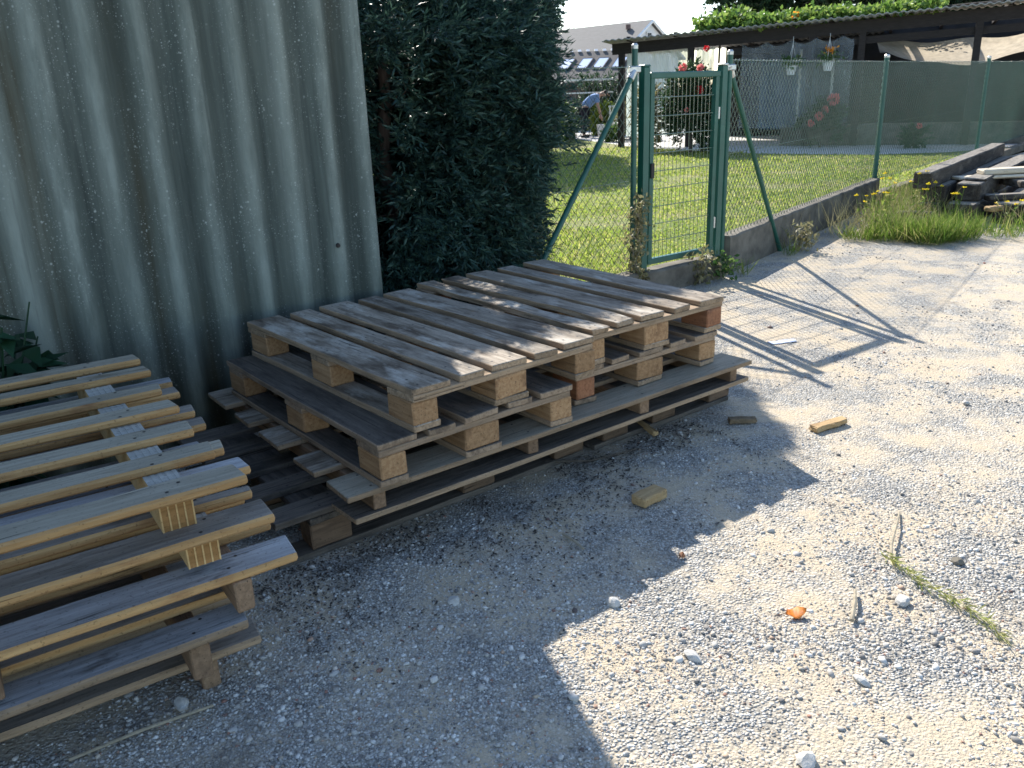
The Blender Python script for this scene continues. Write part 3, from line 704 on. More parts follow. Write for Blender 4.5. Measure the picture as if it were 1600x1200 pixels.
def under(p0):
    # crowns cut along the sun's rays to shape the edge of their shadow
    def f(p):
        x = p[:, 0] + p0[0]; y = p[:, 1] + p0[1]; d = -.70 * (x - 1.098) + .714 * (y - 2.969)
        hx = x + .396 * p[:, 2]; hy = y - 1.218 * p[:, 2]; dd = -.70 * (hx - 1.098) + .714 * (hy - 2.969)
        gap = vnoise(np.stack([hx, hy, 0 * hx], 1), 5.5, 77) + .35 * (vnoise(np.stack([hx, hy, 0 * hx], 1), 13, 78) - .5)  # gaps run in the sun's direction, cut to let dapples through
        return (p[:, 2] < .877 * d - .18) & (hx < 1.06) & (x < np.interp(p[:, 2], [0, .3, .75, 1.15, 1.6, 2.1], [-.16, .02, .22, .33, .34, .42]) - .16 + .22 * vnoise(p, 3.1, 41)) & ~((gap > .60) & (dd > .36) & (dd < 1.25))
    return f
ct = empty('conifer_tree', (-.68, 5.25, 0), 0, 'dark conifer with bare reddish trunk showing beside the corrugated shed', 'tree', 'conifers behind the fence')
ct_loc = Vector((-.72, 5.75, 0))
def loc_crown(**k): return crown(**k)
limbs((0, 0, -.05), (-.06, .05, 2.5), .052, None, (1.4, 1.4, 2), 26, ct, 'trunk', 5, 'branch', .5, .12)
hole = lambda p: under((-.68, 5.25))(p) & ~((np.abs(p[:, 0] - .02 - .1 * (p[:, 2] - 1)) < .085) & (p[:, 1] < .05) & (p[:, 2] > .6) & (p[:, 2] < 1.6)) & ~((p[:, 1] + p[:, 0] * -.9 < -1.0))
crown((0, -.02, 1.36), (1.75, 1.9, 2.7), 13500, .055, .0105, 'conifer', 'crown', ct, 3.2, .16, 16, .1, .25, 2.6, 3, -.12, hole)
c3 = empty('conifer_tree', (-1.35, 6.3, 0), 0, 'dark conifer added behind the shed corner to block light in the gap by the bare trunk', 'tree', 'conifers behind the fence')  # added tree, blocks the bright light that would show beside the trunk
limbs((0, 0, -.05), (.02, 0, 2.2), .05, None, (1.2, 1.2, 2), 10, c3, 'trunk', 15, 'branch', .5, .2)
crown((0, 0, 1.2), (1.5, 1.3, 2.5), 4200, .075, .016, 'conifer', 'crown', c3, 3.2, .2, 12, .1, .12, 2.4, 18, -.1, under((-1.35, 6.3)))
c2 = empty('conifer_tree', (-.02, 5.9, 0), 0, 'dense dark hedge-like conifer beside the lawn', 'tree', 'conifers behind the fence')
limbs((0, 0, -.05), (.03, 0, 2.3), .05, None, (1., 1.0, 2), 14, c2, 'trunk', 9, 'branch', .6, .1)
crown((-.07, -.08, 1.42), (.80, 1.85, 2.6), 14000, .05, .0095, 'conifer', 'crown', c2, 6, .14, 16, .15, .12, 2.6, 8, -.1, under((-.02, 5.9)), sp_len=.10)
crown((-.04, -.05, 1.35), (1.0, 1.95, 2.5), 800, .06, .010, 'conifer', 'outer_sprays', c2, 3.0, .3, 16, .8, .42, 3.2, 58, -.05, lambda p: (p[:, 2] < .877 * (-.70 * (p[:, 0] - 1.118) + .714 * (p[:, 1] + 2.931)) - .26) & (p[:, 0] + .396 * p[:, 2] < 1.02) & (p[:, 0] < np.interp(p[:, 2], [0, .3, .75, 1.15, 1.6, 2.1], [-.1, .10, .30, .40, .42, .46])), sp_len=.2)
crown((-.12, -.1, .42), (.72, 1.0, .85), 2200, .05, .0095, 'conifer', 'low_foliage', c2, 2.2, .34, 12, .2, .3, 3, 12, -.25)

def bush(name, loc, size, n, leafL, leafW, mat, label, cat, group=None, seed=0, trunk=True, thr=.3, per=10, z0=None, sp_len=.14):
    t = empty(name, loc, 0, label, cat, group)
    if trunk: limbs((0, 0, -.03), (0, 0, size[2] * .75), .025 * size[2] ** .5, None, size, 6, t, 'bark', seed, 'branch')
    crown((0, 0, size[2] / 2 if z0 is None else z0), size, n, leafL, leafW, mat, 'foliage', t, 2.2, .34, per, .2, thr, 2.4 / min(size) ** .5, seed, .1, sp_len=sp_len)
    return t
# dark leafy plant at the left, between wall and stack
t = empty('leafy_plant', (-1.84, 2.76, 0), 0, 'dark green leafy plant between corrugated wall and left pallet stack', 'plant')
rr = random.Random(3); m = MB(); P, D = [], []
for k in range(9):
    a = rr.uniform(0, 6.28); h = rr.uniform(.45, .86); e = Vector((math.cos(a) * .22, math.sin(a) * .16, h)); m.tube([(0, 0, 0), e * .5 + Vector((0, 0, .06)), e], [.006, .005, .003], 6)
    for q in range(22):
        f = rr.uniform(.15, 1); b = rr.uniform(0, 6.28); P.append(e * f + Vector((0, 0, .05 * (1 - f)))); D.append((math.cos(b), math.sin(b), rr.uniform(-.45, .3)))
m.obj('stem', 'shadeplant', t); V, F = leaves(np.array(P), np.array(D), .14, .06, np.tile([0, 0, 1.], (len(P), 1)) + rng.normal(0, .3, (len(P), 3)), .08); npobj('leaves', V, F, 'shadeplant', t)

def blades(cx, cy, rad, n, h, w, mat, name, lean=.35, z=0, poly=None):
    a = rng.uniform(0, 6.28, n); r = rad * np.sqrt(rng.random(n)); P = np.stack([cx + r * np.cos(a), cy + r * np.sin(a), np.full(n, z)], 1)
    return P
def grass_mesh(P, h, w, mat, name, lean=.35, kind='stuff'):
    n = len(P); D = np.stack([rng.normal(0, lean, n), rng.normal(0, lean, n), np.ones(n)], 1); L = h * rng.uniform(.45, 1.25, n)
    V, F = leaves(P, D, L, w * rng.uniform(.7, 1.3, n), bend=.10); o = npobj(name, V, F, mat)
    return struct(o, kind) if kind else o
# short lawn grass (near part dense, thinning with distance)
n = 150000; u = rng.random(n); y = 4.6 * (21 / 4.6) ** u; x = rng.uniform(-.35, .78, n) * y
k = fence_side(x, y) > .10
edge = np.interp(x, [2.2, 3.3, 5.16, 6.9, 8.4, 11.2], [25, 20.4, 17.7, 16.3, 16.2, 17.4]); k &= y < edge - .05
k &= vnoise(np.stack([x, y, 0 * x], 1), 1.1, 4) + .25 * rng.random(n) > .33
P = np.stack([x[k], y[k], np.full(k.sum(), .004)], 1)
sizes = (.024 + .0012 * P[:, 1]) * (.55 + .9 * vnoise(P, 1.7, 9))
grass_mesh(P, sizes, .0045 + .0011 * P[:, 1], 'grass', 'lawn_grass', .5)
# long grass tuft by the kerb and the timber pile
A0 = np.array([3.0, 7.35]); A1 = np.array([4.5, 8.05])
P = []
for (cx, cy, r, n, ) in [(3.2, 7.62, .14, 160), (3.5, 7.62, .24, 800), (3.75, 7.48, .25, 1000), (3.98, 7.52, .24, 900), (3.9, 8.3, .3, 600), (4.3, 7.95, .2, 260), (4.8, 7.7, .25, 130), (5.2, 7.7, .3, 200), (4.1, 8.75, .3, 420), (4.35, 9.3, .3, 420), (4.75, 9.9, .3, 380), (5.1, 10.4, .3, 300), (3.7, 7.28, .12, 220), (4.45, 7.5, .2, 160), (2.38, 7.02, .05, 30), (1.8, 6.32, .05, 25)]:
    P.append(blades(cx, cy, r, n, 0, 0, 0, 0))
P = np.concatenate(P); grass_mesh(P, .21 * (.5 + vnoise(P, 4, 15)), .007, 'tallgrass', 'long_grass', .42)
P = np.concatenate([blades(cx, cy, r, n, 0, 0, 0, 0) for cx, cy, r, n in [(3.6, 8.0, .35, 260), (4.0, 8.25, .35, 300), (3.2, 7.75, .25, 120), (4.3, 9.0, .4, 260), (4.9, 10.0, .4, 220), (2.5, 7.15, .12, 50), (5.0, 7.8, .4, 120)]])
grass_mesh(P, .36 * (.4 + vnoise(P, 3, 16)), .0045, 'dry', 'dry_grass', .4)
for i, (x, y, h) in enumerate([(3.55, 8.05, .42), (3.75, 8.2, .55), (3.95, 8.05, .48), (4.2, 8.2, .5), (4.3, 8.05, .40), (3.4, 8.0, .36), (4.05, 8.35, .55), (5.0, 7.95, .3), (4.75, 8.0, .28)]):
    t = empty('wildflower', (x, y, 0), 0, 'yellow wildflower on a thin stem among the long grass by the timber pile', 'flower', 'yellow wildflowers by the timber pile')
    m = MB(); r2 = random.Random(i); hd = []
    for k in range(4):
        e = Vector((r2.uniform(-.1, .1), r2.uniform(-.1, .1), h * r2.uniform(.75, 1))); m.tube([(0, 0, 0), e * .55, e], [.003, .0025, .0015], 5); hd.append(e)
    m.obj('stem', 'tallgrass', t)
    for e in hd:
        D = rng.normal(0, 1, (9, 3)); D[:, 2] = np.abs(D[:, 2]) * .4
        V, F = leaves(np.repeat(np.array([tuple(e)]), 9, 0), D, .024, .015); npobj('flower_head', V, F, 'yflower', t)
    P = np.concatenate([np.linspace((0, 0, .04), tuple(e * .8), 7) for e in hd]); V, F = leaves(P, rng.normal(0, 1, (len(P), 3)), .06, .016); npobj('leaves', V, F, 'tallgrass', t)
# dry climbing plant on the left gate post
t = empty('climbing_plant', v3(GL + np.array([-.02, -.05]), 0), 0, 'pale dry climbing plant wound up the left gate post', 'plant')
m = MB(); rr = random.Random(8); P = []
for k in range(5):
    pts = [(rr.uniform(-.04, .03) + .02 * math.sin(z * 9 + k), -.02 + .025 * math.cos(z * 9 + k), z) for z in np.linspace(0, rr.uniform(.5, .82), 9)]; m.tube(pts, .004, 5); P += pts
m.obj('stem', 'twig', t)
P = np.array(P * 20); P = P + rng.normal(0, .03, P.shape); V, F = leaves(P, rng.normal(0, 1, P.shape), .035, .018); npobj('leaves', V, F, 'dry', t)
for (x, y, h, lab, mt_) in [(1.62, 6.20, .2, 'small green weed at the foot of the right gate post', 'leaf'), (1.42, 6.10, .26, 'dry grey weed against the gate sill', 'dry'), (2.55, 7.2, .24, 'grey green weed beside the foot of the right brace', 'dry'), (5.0, 7.9, .3, 'low leafy weed in front of the timber pile', 'leaf')]:
    t = empty('weed', (x, y, 0), 0, lab, 'weed'); n = 140
    e = np.stack([rng.normal(0, .055, n), rng.normal(0, .04, n), rng.uniform(.01, h, n)], 1)
    m = MB(); [m.tube([(0, 0, 0), tuple(e[i])], [.003, .0015], 5) for i in range(6)]; m.obj('stem', 'twig', t)
    V, F = leaves(e, rng.normal(0, 1, (n, 3)), .05, .024); npobj('leaves', V, F, mt_, t)

# ---------------------------------------------------------------- timber pile on the right
def timber(p, rz, L, w, h, label, name='old_timber', side='tar', top='tartop', tilt=0, group='old timbers in the pile by the fence'):
    o = board(L, w, h, sd(), b=.012, nseg=12, warp=.01, chip=.004).obj(name, [side, top, 'nail'], None, p, (0, tilt, rz)); return tag(o, label, 'timber', group)
E0 = Vector((4.22, 8.50, 0)); ee = Vector((math.cos(R_(51)), math.sin(R_(51)), 0)); en = Vector((ee.y, -ee.x, 0))
def tp(s, o, z): return E0 + ee * s + en * o + Vector((0, 0, z))
timber(tp(1.75, -.02, .435), R_(51.5), 4.0, .17, .16, 'long squared grey timber lying highest on the left side of the pile')
timber(tp(1.95, .0, .09), R_(51.5), 3.7, .24, .18, 'black tarred timber on the ground nearest the fence in the pile')
timber(tp(1.9, .04, .27), R_(51), 3.6, .23, .17, 'black tarred timber directly under the long squared grey timber')
timber(tp(1.6, .36, .10), R_(50), 3.2, .26, .20, 'black timber on the ground, second from the fence in the pile')
timber(tp(1.7, .34, .285), R_(51), 3.1, .22, .17, 'black timber in the second layer, beside the grey board')
timber(tp(1.8, .72, .10), R_(51), 3.3, .27, .20, 'black timber on the ground in the middle of the pile')
timber(tp(1.9, 1.09, .10), R_(52), 3.2, .27, .20, 'black timber on the ground at the right side of the pile')
timber(tp(1.9, .36, .386), R_(50.5), 3.0, .20, .03, 'flat grey board lying on the black timbers beside the long timber', 'grey_board')
timber(tp(2.6, .98, .31), R_(50), 2.4, .27, .20, 'short dark timber stacked far back on the right of the pile')
timber(tp(2.9, .99, .49), R_(50), 1.9, .25, .15, 'topmost dark timber at the far right of the pile')
timber(tp(.62, .85, .235), R_(6), 1.0, .12, .06, 'black crosspiece under the pale planks', 'crosspiece', tilt=0)
timber(Vector((5.30, 8.94, .375)), R_(3), 1.2, .17, .032, 'pale fresh sawn plank lying across the timber pile, lower one', 'sawn_plank', 'plank', 'plank')
timber(Vector((5.68, 9.0, .425)), R_(4), 1.4, .16, .055, 'white fresh sawn plank on top of the lower pale plank', 'sawn_plank', 'plank', 'plank')
timber(Vector((5.32, 8.93, .31)), R_(90), .5, .10, .07, 'short dark bearer below the pale planks', 'bearer')
timber(tp(-.02, .62, .17), R_(20), .17, .09, .05, 'small yellow offcut sticking out of the black timber ends', 'offcut', 'yblock', 'yblock')
m = MB()
for k, (x, y, z) in enumerate([(4.02, 8.25, .13), (4.08, 8.2, .09)]):
    timber(Vector((x, y, z)), R_(-12), .34, .07, .03, ['thin grey slat leaning at the left end of the timber pile', 'lower thin grey slat at the left end of the timber pile'][k], 'weathered_lath', 'tartop', 'tartop')

# ---------------------------------------------------------------- small things on the gravel
def lump(p, s, label, mat='bigstone', name='stone', seed=0, cat='stone'):
    bm = bmesh.new(); bmesh.ops.create_icosphere(bm, subdivisions=2, radius=1); r = random.Random(seed)
    ax = [Vector((r.uniform(-1, 1), r.uniform(-1, 1), r.uniform(-1, 1))).normalized() for _ in range(9)]; cut = [r.uniform(.62, .9) for _ in range(9)]
    for v in bm.verts:
        for a, c in zip(ax, cut):
            d = v.co.dot(a)
            if d > c: v.co -= a * (d - c)
        v.co = Vector((v.co.x * s[0], v.co.y * s[1], v.co.z * s[2]))
    me = bpy.data.meshes.new(name); bm.to_mesh(me); bm.free(); me.materials.append(MT[mat]); o = bpy.data.objects.new(name, me); COL.objects.link(o)
    o.location = (p[0], p[1], s[2] * .30); o.rotation_euler = (0, 0, r.uniform(0, 6)); return tag(o, label, cat)
lump((-.845, 1.704), (.026, .022, .020), 'pale round stone on the thin stick beside the left stack', seed=1)
lump((-.193, 2.103), (.022, .020, .018), 'white stone lying alone in the shaded gravel between the stacks', seed=2)
lump((.267, 2.069), (.026, .019, .018), 'white stone on the sunlit side of the shadow edge', seed=3)
lump((.441, 1.813), (.030, .018, .014), 'flat white stone in the sunny gravel below the orange leaf', seed=4)
lump((.611, 1.448), (.028, .022, .018), 'grey stone at the bottom edge of the sunny gravel', seed=5)
lump((.832, 1.699), (.026, .016, .012), 'flat pale stone left of the sunny bottom right corner', seed=6)
lump((1.079, 2.019), (.026, .020, .020), 'grey stone beside the uprooted grass', seed=7)
lump((1.332, 2.212), (.022, .018, .015), 'dark grey stone right of the uprooted grass', 'concrete', seed=8)
def bit(p, L, w, h, rz, label, mat, name, cat, chip=.002, z=None, rx=0):
    o = board(L, w, h, sd(), b=.004, nseg=6, warp=.004, chip=chip).obj(name, [mat, mat, 'nail'], None, (p[0], p[1], (h / 2 + .003) if z is None else z), (rx, 0, R_(rz))); return tag(o, label, cat)
bit((.475, 2.69), .125, .065, .036, 40, 'yellowish brick sized wood offcut in the shaded gravel', 'yblock', 'wood_offcut', 'offcut', .001)
bit((1.344, 3.30), .19, .045, .024, 28, 'jagged pale wood splinter piece lying in the sun', 'yblock', 'wood_offcut', 'offcut', .005)
bit((.999, 3.386), .12, .04, .022, 2, 'curved brown bark piece lying at the shadow edge near the pallets', 'barkbit', 'bark_piece', 'bark', .005)
bit((.57, 3.33), .16, .028, .018, 110, 'yellow wood splinter under the edge of the long plank pallet', 'yblock', 'wood_splinter', 'splinter', .004, .02)
bit((1.545, 4.555), .16, .05, .004, 12, 'pale blue plastic scrap on the sunny gravel near the gate shadow', 'paper', 'plastic_scrap', 'scrap', .002)
def stick(pts, r, label, mat='twig', name='stick'):
    o = MB().tube(pts, r, 7).obj(name, mat); return tag(o, label, 'stick')
stick([(-1.034, 1.522, .014), (-.9, 1.607, .017), (-.761, 1.688, .012)], [.004, .0045, .0035], 'thin straight stick on the gravel beside the left stack')
stick([(.90, 1.93, .012), (.937, 2.003, .02), (.965, 2.07, .014)], [.006, .006, .004], 'short pale stick in the sunny gravel below the uprooted grass')
stick([(.15, 2.46, .012), (.18, 2.41, .016), (.21, 2.36, .012)], [.005, .005, .004], 'short grey stick in the shaded gravel in front of the long pallet')
stick([(.12, 3.02, .02), (.3, 3.03, .012), (.5, 3.13, .012)], [.005, .004, .003], 'long dark twig lying along the shadow under the pallets', 'bark')
def dry_leaf(p, s, rz, label, mat):
    m = MB(); n = 7; vs = []
    for i in range(n):
        u = i / (n - 1); w = math.sin(math.pi * u) ** .8 * .30 * (1 + .25 * math.sin(u * 19)); z = .9 * (u - .45) ** 2 + .06 * math.sin(u * 11)
        vs += [((u - .5) * s, -w * s, (z + .28 * w) * s), ((u - .5) * s, 0, z * s * .7), ((u - .5) * s, w * s, (z + .35 * w + .1) * s)]
    fs = []
    for i in range(n - 1):
        for k in (0, 1): fs.append((i * 3 + k, i * 3 + k + 1, i * 3 + 4 + k, i * 3 + 3 + k))
    m.add(vs, fs); o = m.obj('dry_leaf', mat, None, (p[0], p[1], .004), (0, 0, R_(rz)), True)
    md = o.modifiers.new('thickness', 'SOLIDIFY'); md.thickness = .0008
    m2 = MB().tube([(-s * .5, 0, .2 * s), (-s * .85, .1 * s, .12 * s)], [.001, .0008], 5).obj('leaf_stalk', 'browndry', o); return tag(o, label, 'leaf')
dry_leaf((.762, 1.972), .062, 10, 'bright orange dry leaf on the sunny gravel', 'leafdry')
dry_leaf((.512, 2.301), .034, 60, 'small brown dry leaf at the shadow edge', 'browndry')
# uprooted grass stem
t = empty('uprooted_grass', (0, 0, 0), 0, 'long uprooted grass stem with seed head on the sunny gravel', 'weed')
MB().tube([(1.30, 2.53, .006), (1.245, 2.43, .02), (1.17, 2.30, .022), (1.138, 2.226, .015)], [.003, .0035, .004, .005], 7).obj('stem', 'twig', t)
line = np.array([(1.125, 2.26, .014), (1.15, 2.15, .016), (1.165, 2.084, .016), (1.225, 1.985, .014), (1.25, 1.90, .012), (1.255, 1.83, .008)])
tt = rng.random(260) ** 1.25; P = np.stack([np.interp(tt * 5, range(6), line[:, i]) for i in range(3)], 1) + rng.normal(0, .007, (260, 3)) * np.array([1, 1, .6]); P[:, 2] = np.abs(P[:, 2]) + .004
D = np.array([.25, -.9, .08]) + rng.normal(0, .35, (260, 3)); V, F = leaves(P, D, .04, .0035); npobj('blades', V, F, 'straw', t)

# ---------------------------------------------------------------- open pergola shelter behind the lawn
def PL(s, o=0, z=0):
    """point on the shelter's front line: s metres right of its left end, o metres behind"""
    e = Vector((.9085, -.418, 0)); nn = Vector((.418, .9085, 0)); return Vector((2.75, 21.1, 0)) + e * s + nn * o + Vector((0, 0, z))
PE = math.atan2(-.418, .9085); PLEN = 13.5
def roof_z(s): return 2.30 + .033 * s
def shelter():
    t = empty('garden_shelter', (2.75, 21.1, 0), PE, 'long open garden shelter of dark timber with corrugated roof behind the lawn', 'shelter')
    rs = .033
    # roof: corrugated sheet
    xs = np.arange(-.25, PLEN, .038); z = roof_z(0) + rs * xs + .10 + .018 * np.cos(xs / .152 * 2 * math.pi); n = len(xs); V = []
    for y, dz in ((-.35, 0), (4.2, -.18)):
        for th in (0, .02): V.append(np.stack([xs, np.where(xs > 5.65, min(y, .3), y), z + np.where(xs > 5.65, dz * .1, dz) + th], 1))
    i = np.arange(n - 1); q = lambda a, b: np.stack([a * n + i, a * n + i + 1, b * n + i + 1, b * n + i], 1)
    npobj('roof', np.concatenate(V), np.concatenate([q(0, 1), q(1, 3), q(3, 2), q(2, 0)]), 'roofsheet', t, smooth=True)
    rot = Matrix.Rotation(-math.atan(rs), 3, 'Y')
    MB().box((PLEN / 2 - .1, 0, roof_z(PLEN / 2) - .08), (PLEN, .10, .24), mat=rot).obj('front_beam', 'pergwood', t)
    MB().box((PLEN / 2 + .9, .06, roof_z(PLEN / 2) - .32), (PLEN - 6.5 + 3, .08, .14), mat=rot).obj('rail', 'pergwood', t)
    for s in (.12, 1.75, 4.35, 5.35, 7.5, 9.6, 12.2): MB().box((s, .02, roof_z(s) / 2 - .1), (.13, .13, roof_z(s) - .05)).obj('post', 'pergwood', t)
    for s in np.arange(.3, PLEN, 1.1): MB().box((s, 1.95, roof_z(s) + .035), (.07, 4.1, .10), mat=Matrix.Rotation(R_(-2.3), 3, 'X')).obj('rafter', 'pergwood', t)
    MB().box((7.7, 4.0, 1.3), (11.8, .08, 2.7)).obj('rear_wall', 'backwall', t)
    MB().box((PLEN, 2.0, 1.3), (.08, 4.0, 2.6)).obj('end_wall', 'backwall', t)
    MB().box((8.4, .25, .22), (9.2, .3, .44), b=.02).obj('plinth', 'concrete', t)
    # clear film between posts
    def cloth(s0, s1, z0, z1, y, name, mat, fold=.03, nx=40, nz=14, rag=.0):
        V = []
        for j in range(nz + 1):
            for i in range(nx + 1):
                u, v = i / nx, j / nz; zz = z0 + (z1 - z0) * v + rs * (s0 + (s1 - s0) * u) * v - rag * v * abs(math.sin(u * 14)) * .1
                V.append((s0 + (s1 - s0) * u, y + fold * (math.sin(u * 31 + 2 * v) * .6 + math.sin(u * 13.7 - v * 3) + .5 * math.sin(v * 9 + u * 5)) * .6, zz))
        i = np.arange((nx + 1) * nz).reshape(nz, nx + 1)[:, :-1].ravel(); return npobj(name, np.array(V), np.stack([i, i + 1, i + nx + 2, i + nx + 1], 1), mat, t, smooth=True)
    cloth(.2, 1.68, .25, 2.15, .16, 'milky_film', 'greenhouse', .012)
    cloth(1.83, 2.25, .3, 2.1, .2, 'milky_film', 'greenhouse', .02)
    cloth(2.9, 5.2, .40, 2.08, -.10, 'clear_film', 'film', .05, rag=1)
    MB().box((3.75, 1.2, 1.05), (1.2, .06, 1.5), b=.02).obj('blue_cover', 'bluetarp', t)
    for s in (4.05, 4.75): MB().box((s, .9, 1.1), (.05, .05, 2.1)).obj('pale_pole', 'zinc', t)
    # sagging tarpaulins; roof cut back above so sunlight glows through them
    def tarp(s0, s1, y0, y1, z0, sag, k):
        V = []; nx, ny = 26, 10
        for j in range(ny + 1):
            for i in range(nx + 1):
                u, v = i / nx, j / ny; V.append((s0 + (s1 - s0) * u, y0 + (y1 - y0) * v, z0 + rs * (s0 + (s1 - s0) * u) - sag * math.sin(math.pi * u) ** .8 * (.25 + .9 * math.sin(math.pi * min(1, v * 1.25))) + .03 * math.sin(u * 17 + v * 5 + k) - .12 * v))
        i = np.arange((nx + 1) * ny).reshape(ny, nx + 1)[:, :-1].ravel(); npobj('tarpaulin', np.array(V), np.stack([i, i + 1, i + nx + 2, i + nx + 1], 1), 'tarp', t, smooth=True)
    tarp(5.6, 9.3, .12, 4.0, 1.92, .46, 0); tarp(9.45, 13.3, .12, 4.0, 1.94, .5, 2)
shelter()
def hanging_pot(s, z, label, fl=False):
    t = empty('hanging_pot', PL(s, -.16, z), 0, label, 'flower pot', 'white pots hanging in the shelter')
    m = MB(); m.tube([(0, 0, 0), (0, 0, .04), (0, 0, .17), (0, 0, .19)], [.075, .085, .115, .125], 16); m.obj('pot', 'white', t)
    m = MB(); [m.tube([(.12 * math.cos(a), .12 * math.sin(a), .18), (0, 0, .62)], .004, 5) for a in (0, 2.1, 4.2)]; m.tube([(0, 0, .61), (0, 0, roof_z(s) - z - .16)], .005, 5); m.obj('hanger', 'white', t)
    n = 160; P = np.stack([rng.normal(0, .13, n), rng.normal(0, .09, n), rng.uniform(.14, .36, n)], 1); V, F = leaves(P, rng.normal(0, 1, (n, 3)), .1, .04); npobj('leaves', V, F, 'leaf', t)
    if fl: P = np.stack([rng.normal(.02, .05, 40), rng.normal(-.05, .04, 40), rng.uniform(.36, .48, 40)], 1); V, F = leaves(P, rng.normal(0, 1, (40, 3)), .06, .05); npobj('flower_head', V, F, 'orange', t)
hanging_pot(3.98, 1.50, 'white hanging pot with trailing green leaves, left one of the two')
hanging_pot(4.72, 1.55, 'white hanging pot with orange flowers, right one of the two', True)
def flower_plant(name, loc, size, n, leafmat_, flowers, label, seed, leafL=.07, thr=.3):
    t = bush(name, loc, size, n, leafL, leafL * .5, leafmat_, label, 'plant', None, seed, thr=thr)
    for (x, y, z, r, m_) in flowers:
        k = 46; D = norm(rng.normal(0, 1, (k, 3))); V, F = leaves(np.array([x, y, z]) + D * r * .35, D, r * .8, r * .8); npobj('flower_head', V, F, m_, t)
    return t
flower_plant('rose_bush', (4.0, 18.5, 0), (1.15, .8, 1.75), 1500, 'roseleaf', [(.05, -.42, 1.28, .08, 'red'), (-.28, -.3, 1.72, .085, 'pink'), (.08, -.3, 1.70, .075, 'pink'), (-.2, -.42, .9, .05, 'pink'), (.2, -.25, 2.06, .065, 'red')], 'tall rose bush with red and pink flowers seen through the gate', 21, thr=.38)
flower_plant('geranium', (6.85, 18.7, 0), (.95, .5, .95), 420, 'roseleaf', [(.1, -.26, .98, .13, 'pink'), (-.06, -.26, .78, .08, 'pink'), (-.17, -.26, .66, .09, 'pink'), (-.33, -.26, .52, .08, 'pink')], 'pink geranium in front of the clear plastic sheet', 22, thr=.4)
flower_plant('geranium', (8.35, 17.6, 0), (.4, .3, .4), 120, 'roseleaf', [(0, -.15, .44, .06, 'pink')], 'small pink flowering plant left of the middle fence post', 23)
bush('flowering_shrub', (3.2, 19.3, 0), (.6, .6, 1.5), 500, .06, .03, 'dry', 'pale silvery shrub beside the rose bush', 'shrub', None, 24, thr=.4)
# vine on the roof
t = empty('roof_vine', PL(1.9, .2, roof_z(1.9)), PE, 'bright green vine growing along the shelter roof edge', 'vine')
n = 2600; s = rng.uniform(-.1, 4.9, n); hgt = np.interp(s, [-.1, .6, 1.5, 3, 4.3, 4.9], [.26, .40, .19, .17, .17, .28]) * (.65 + .7 * vnoise(np.stack([s, s * 0, s * 0], 1), 2.5, 2))
P = np.stack([s, rng.normal(.3, .3, n), roof_z(1.9) * 0 + .033 * s + .12 + hgt * rng.random(n)], 1)
m = MB(); m.tube([(i * .5, .3 + .1 * math.sin(i), .18 + .0165 * i) for i in range(13)], .02, 6); m.tube([(.4, .3, .2), (.42, .1, -1.2), (.38, .1, -2.3)], .025, 6); m.obj('stem', 'bark', t)
P = np.repeat(P, 3, 0) + rng.normal(0, .05, (3 * n, 3)); V, F = leaves(P, rng.normal(0, 1, P.shape) + np.array([0, 0, .2]), .12, .075); npobj('leaves', V, F, 'vineleaf', t)
P = np.array([2.05, -.2, .33]) + rng.normal(0, .03, (40, 3)); V, F = leaves(P, rng.normal(0, 1, P.shape), .09, .07); npobj('flower_head', V, F, 'orange', t)

# ---------------------------------------------------------------- trees beyond
def tree(name, loc, h, cs, cz, n, mat, label, leafL=.16, seed=0, thr=.33, r=.16, group='trees beyond the shelter', surf=.35):
    t = empty(name, loc, 0, label, 'tree', group)
    limbs((0, 0, -.1), (0, 0, h * .8), r, None, cs, 10, t, 'bark', seed, 'limb', .7, .3)
    crown((0, 0, cz), cs, n, leafL, leafL * .42, mat, 'crown', t, 2.2, .34, 10, surf, thr, 1.6, seed, 0, sp_len=leafL * 2)
tree('broadleaf_tree', (9.2, 29.5, 0), 6, (5.4, 4.0, 5.6), 5.6, 5000, 'darkleaf', 'dark tree rising behind the left half of the shelter roof', .2, 31)
tree('broadleaf_tree', (13.8, 28, 0), 6, (5.6, 4.0, 5.8), 5.4, 5000, 'darkleaf', 'dark tree rising behind the middle of the shelter roof', .2, 32)
tree('broadleaf_tree', (18.2, 27, 0), 6, (5.2, 4.0, 5.8), 5.2, 4000, 'darkleaf', 'dark tree behind the right end of the shelter roof', .2, 33)
tree('broadleaf_tree', (-.75, 21.8, 0), 5, (3.6, 3.2, 4.4), 3.0, 4200, 'darkleaf', 'leafy tree at the far lawn end, behind the nearer half hidden tree', .13, 35, .3, .1, None)
tree('broadleaf_tree', (-.42, 18.3, 0), 4, (3.1, 3.2, 3.6), 2.7, 3600, 'darkleaf', 'leafy tree across the lawn, half hidden behind the hedge-like conifer', .12, 34, .36, .1, None)
bush('garden_bush', (1.55, 24.0, 0), (.75, .7, 1.15), 500, .09, .045, 'leaf', 'light green bush above the brown panel across the lawn', 'bush', None, 41)
bush('garden_bush', (3.1, 26.6, 0), (.7, .6, .95), 360, .09, .05, 'yellowleaf', 'yellow green bush in front of the bending person', 'bush', None, 42)
bush('garden_bush', (3.0, 27.4, 0), (2.0, 1.0, 1.9), 900, .09, .04, 'roseleaf', 'grey green bush behind the bending person', 'bush', None, 43, thr=.4)
bush('garden_bush', (3.55, 24.2, 0), (.8, .6, 1.0), 420, .08, .03, 'dry', 'dry brown bush between person and shelter post', 'bush', None, 44, thr=.42)
bush('garden_bush', (1.25, 22.6, 0), (.5, .4, .6), 220, .08, .04, 'leaf', 'small pale bush on the lawn edge beside the hedge-like conifer', 'bush', None, 45)
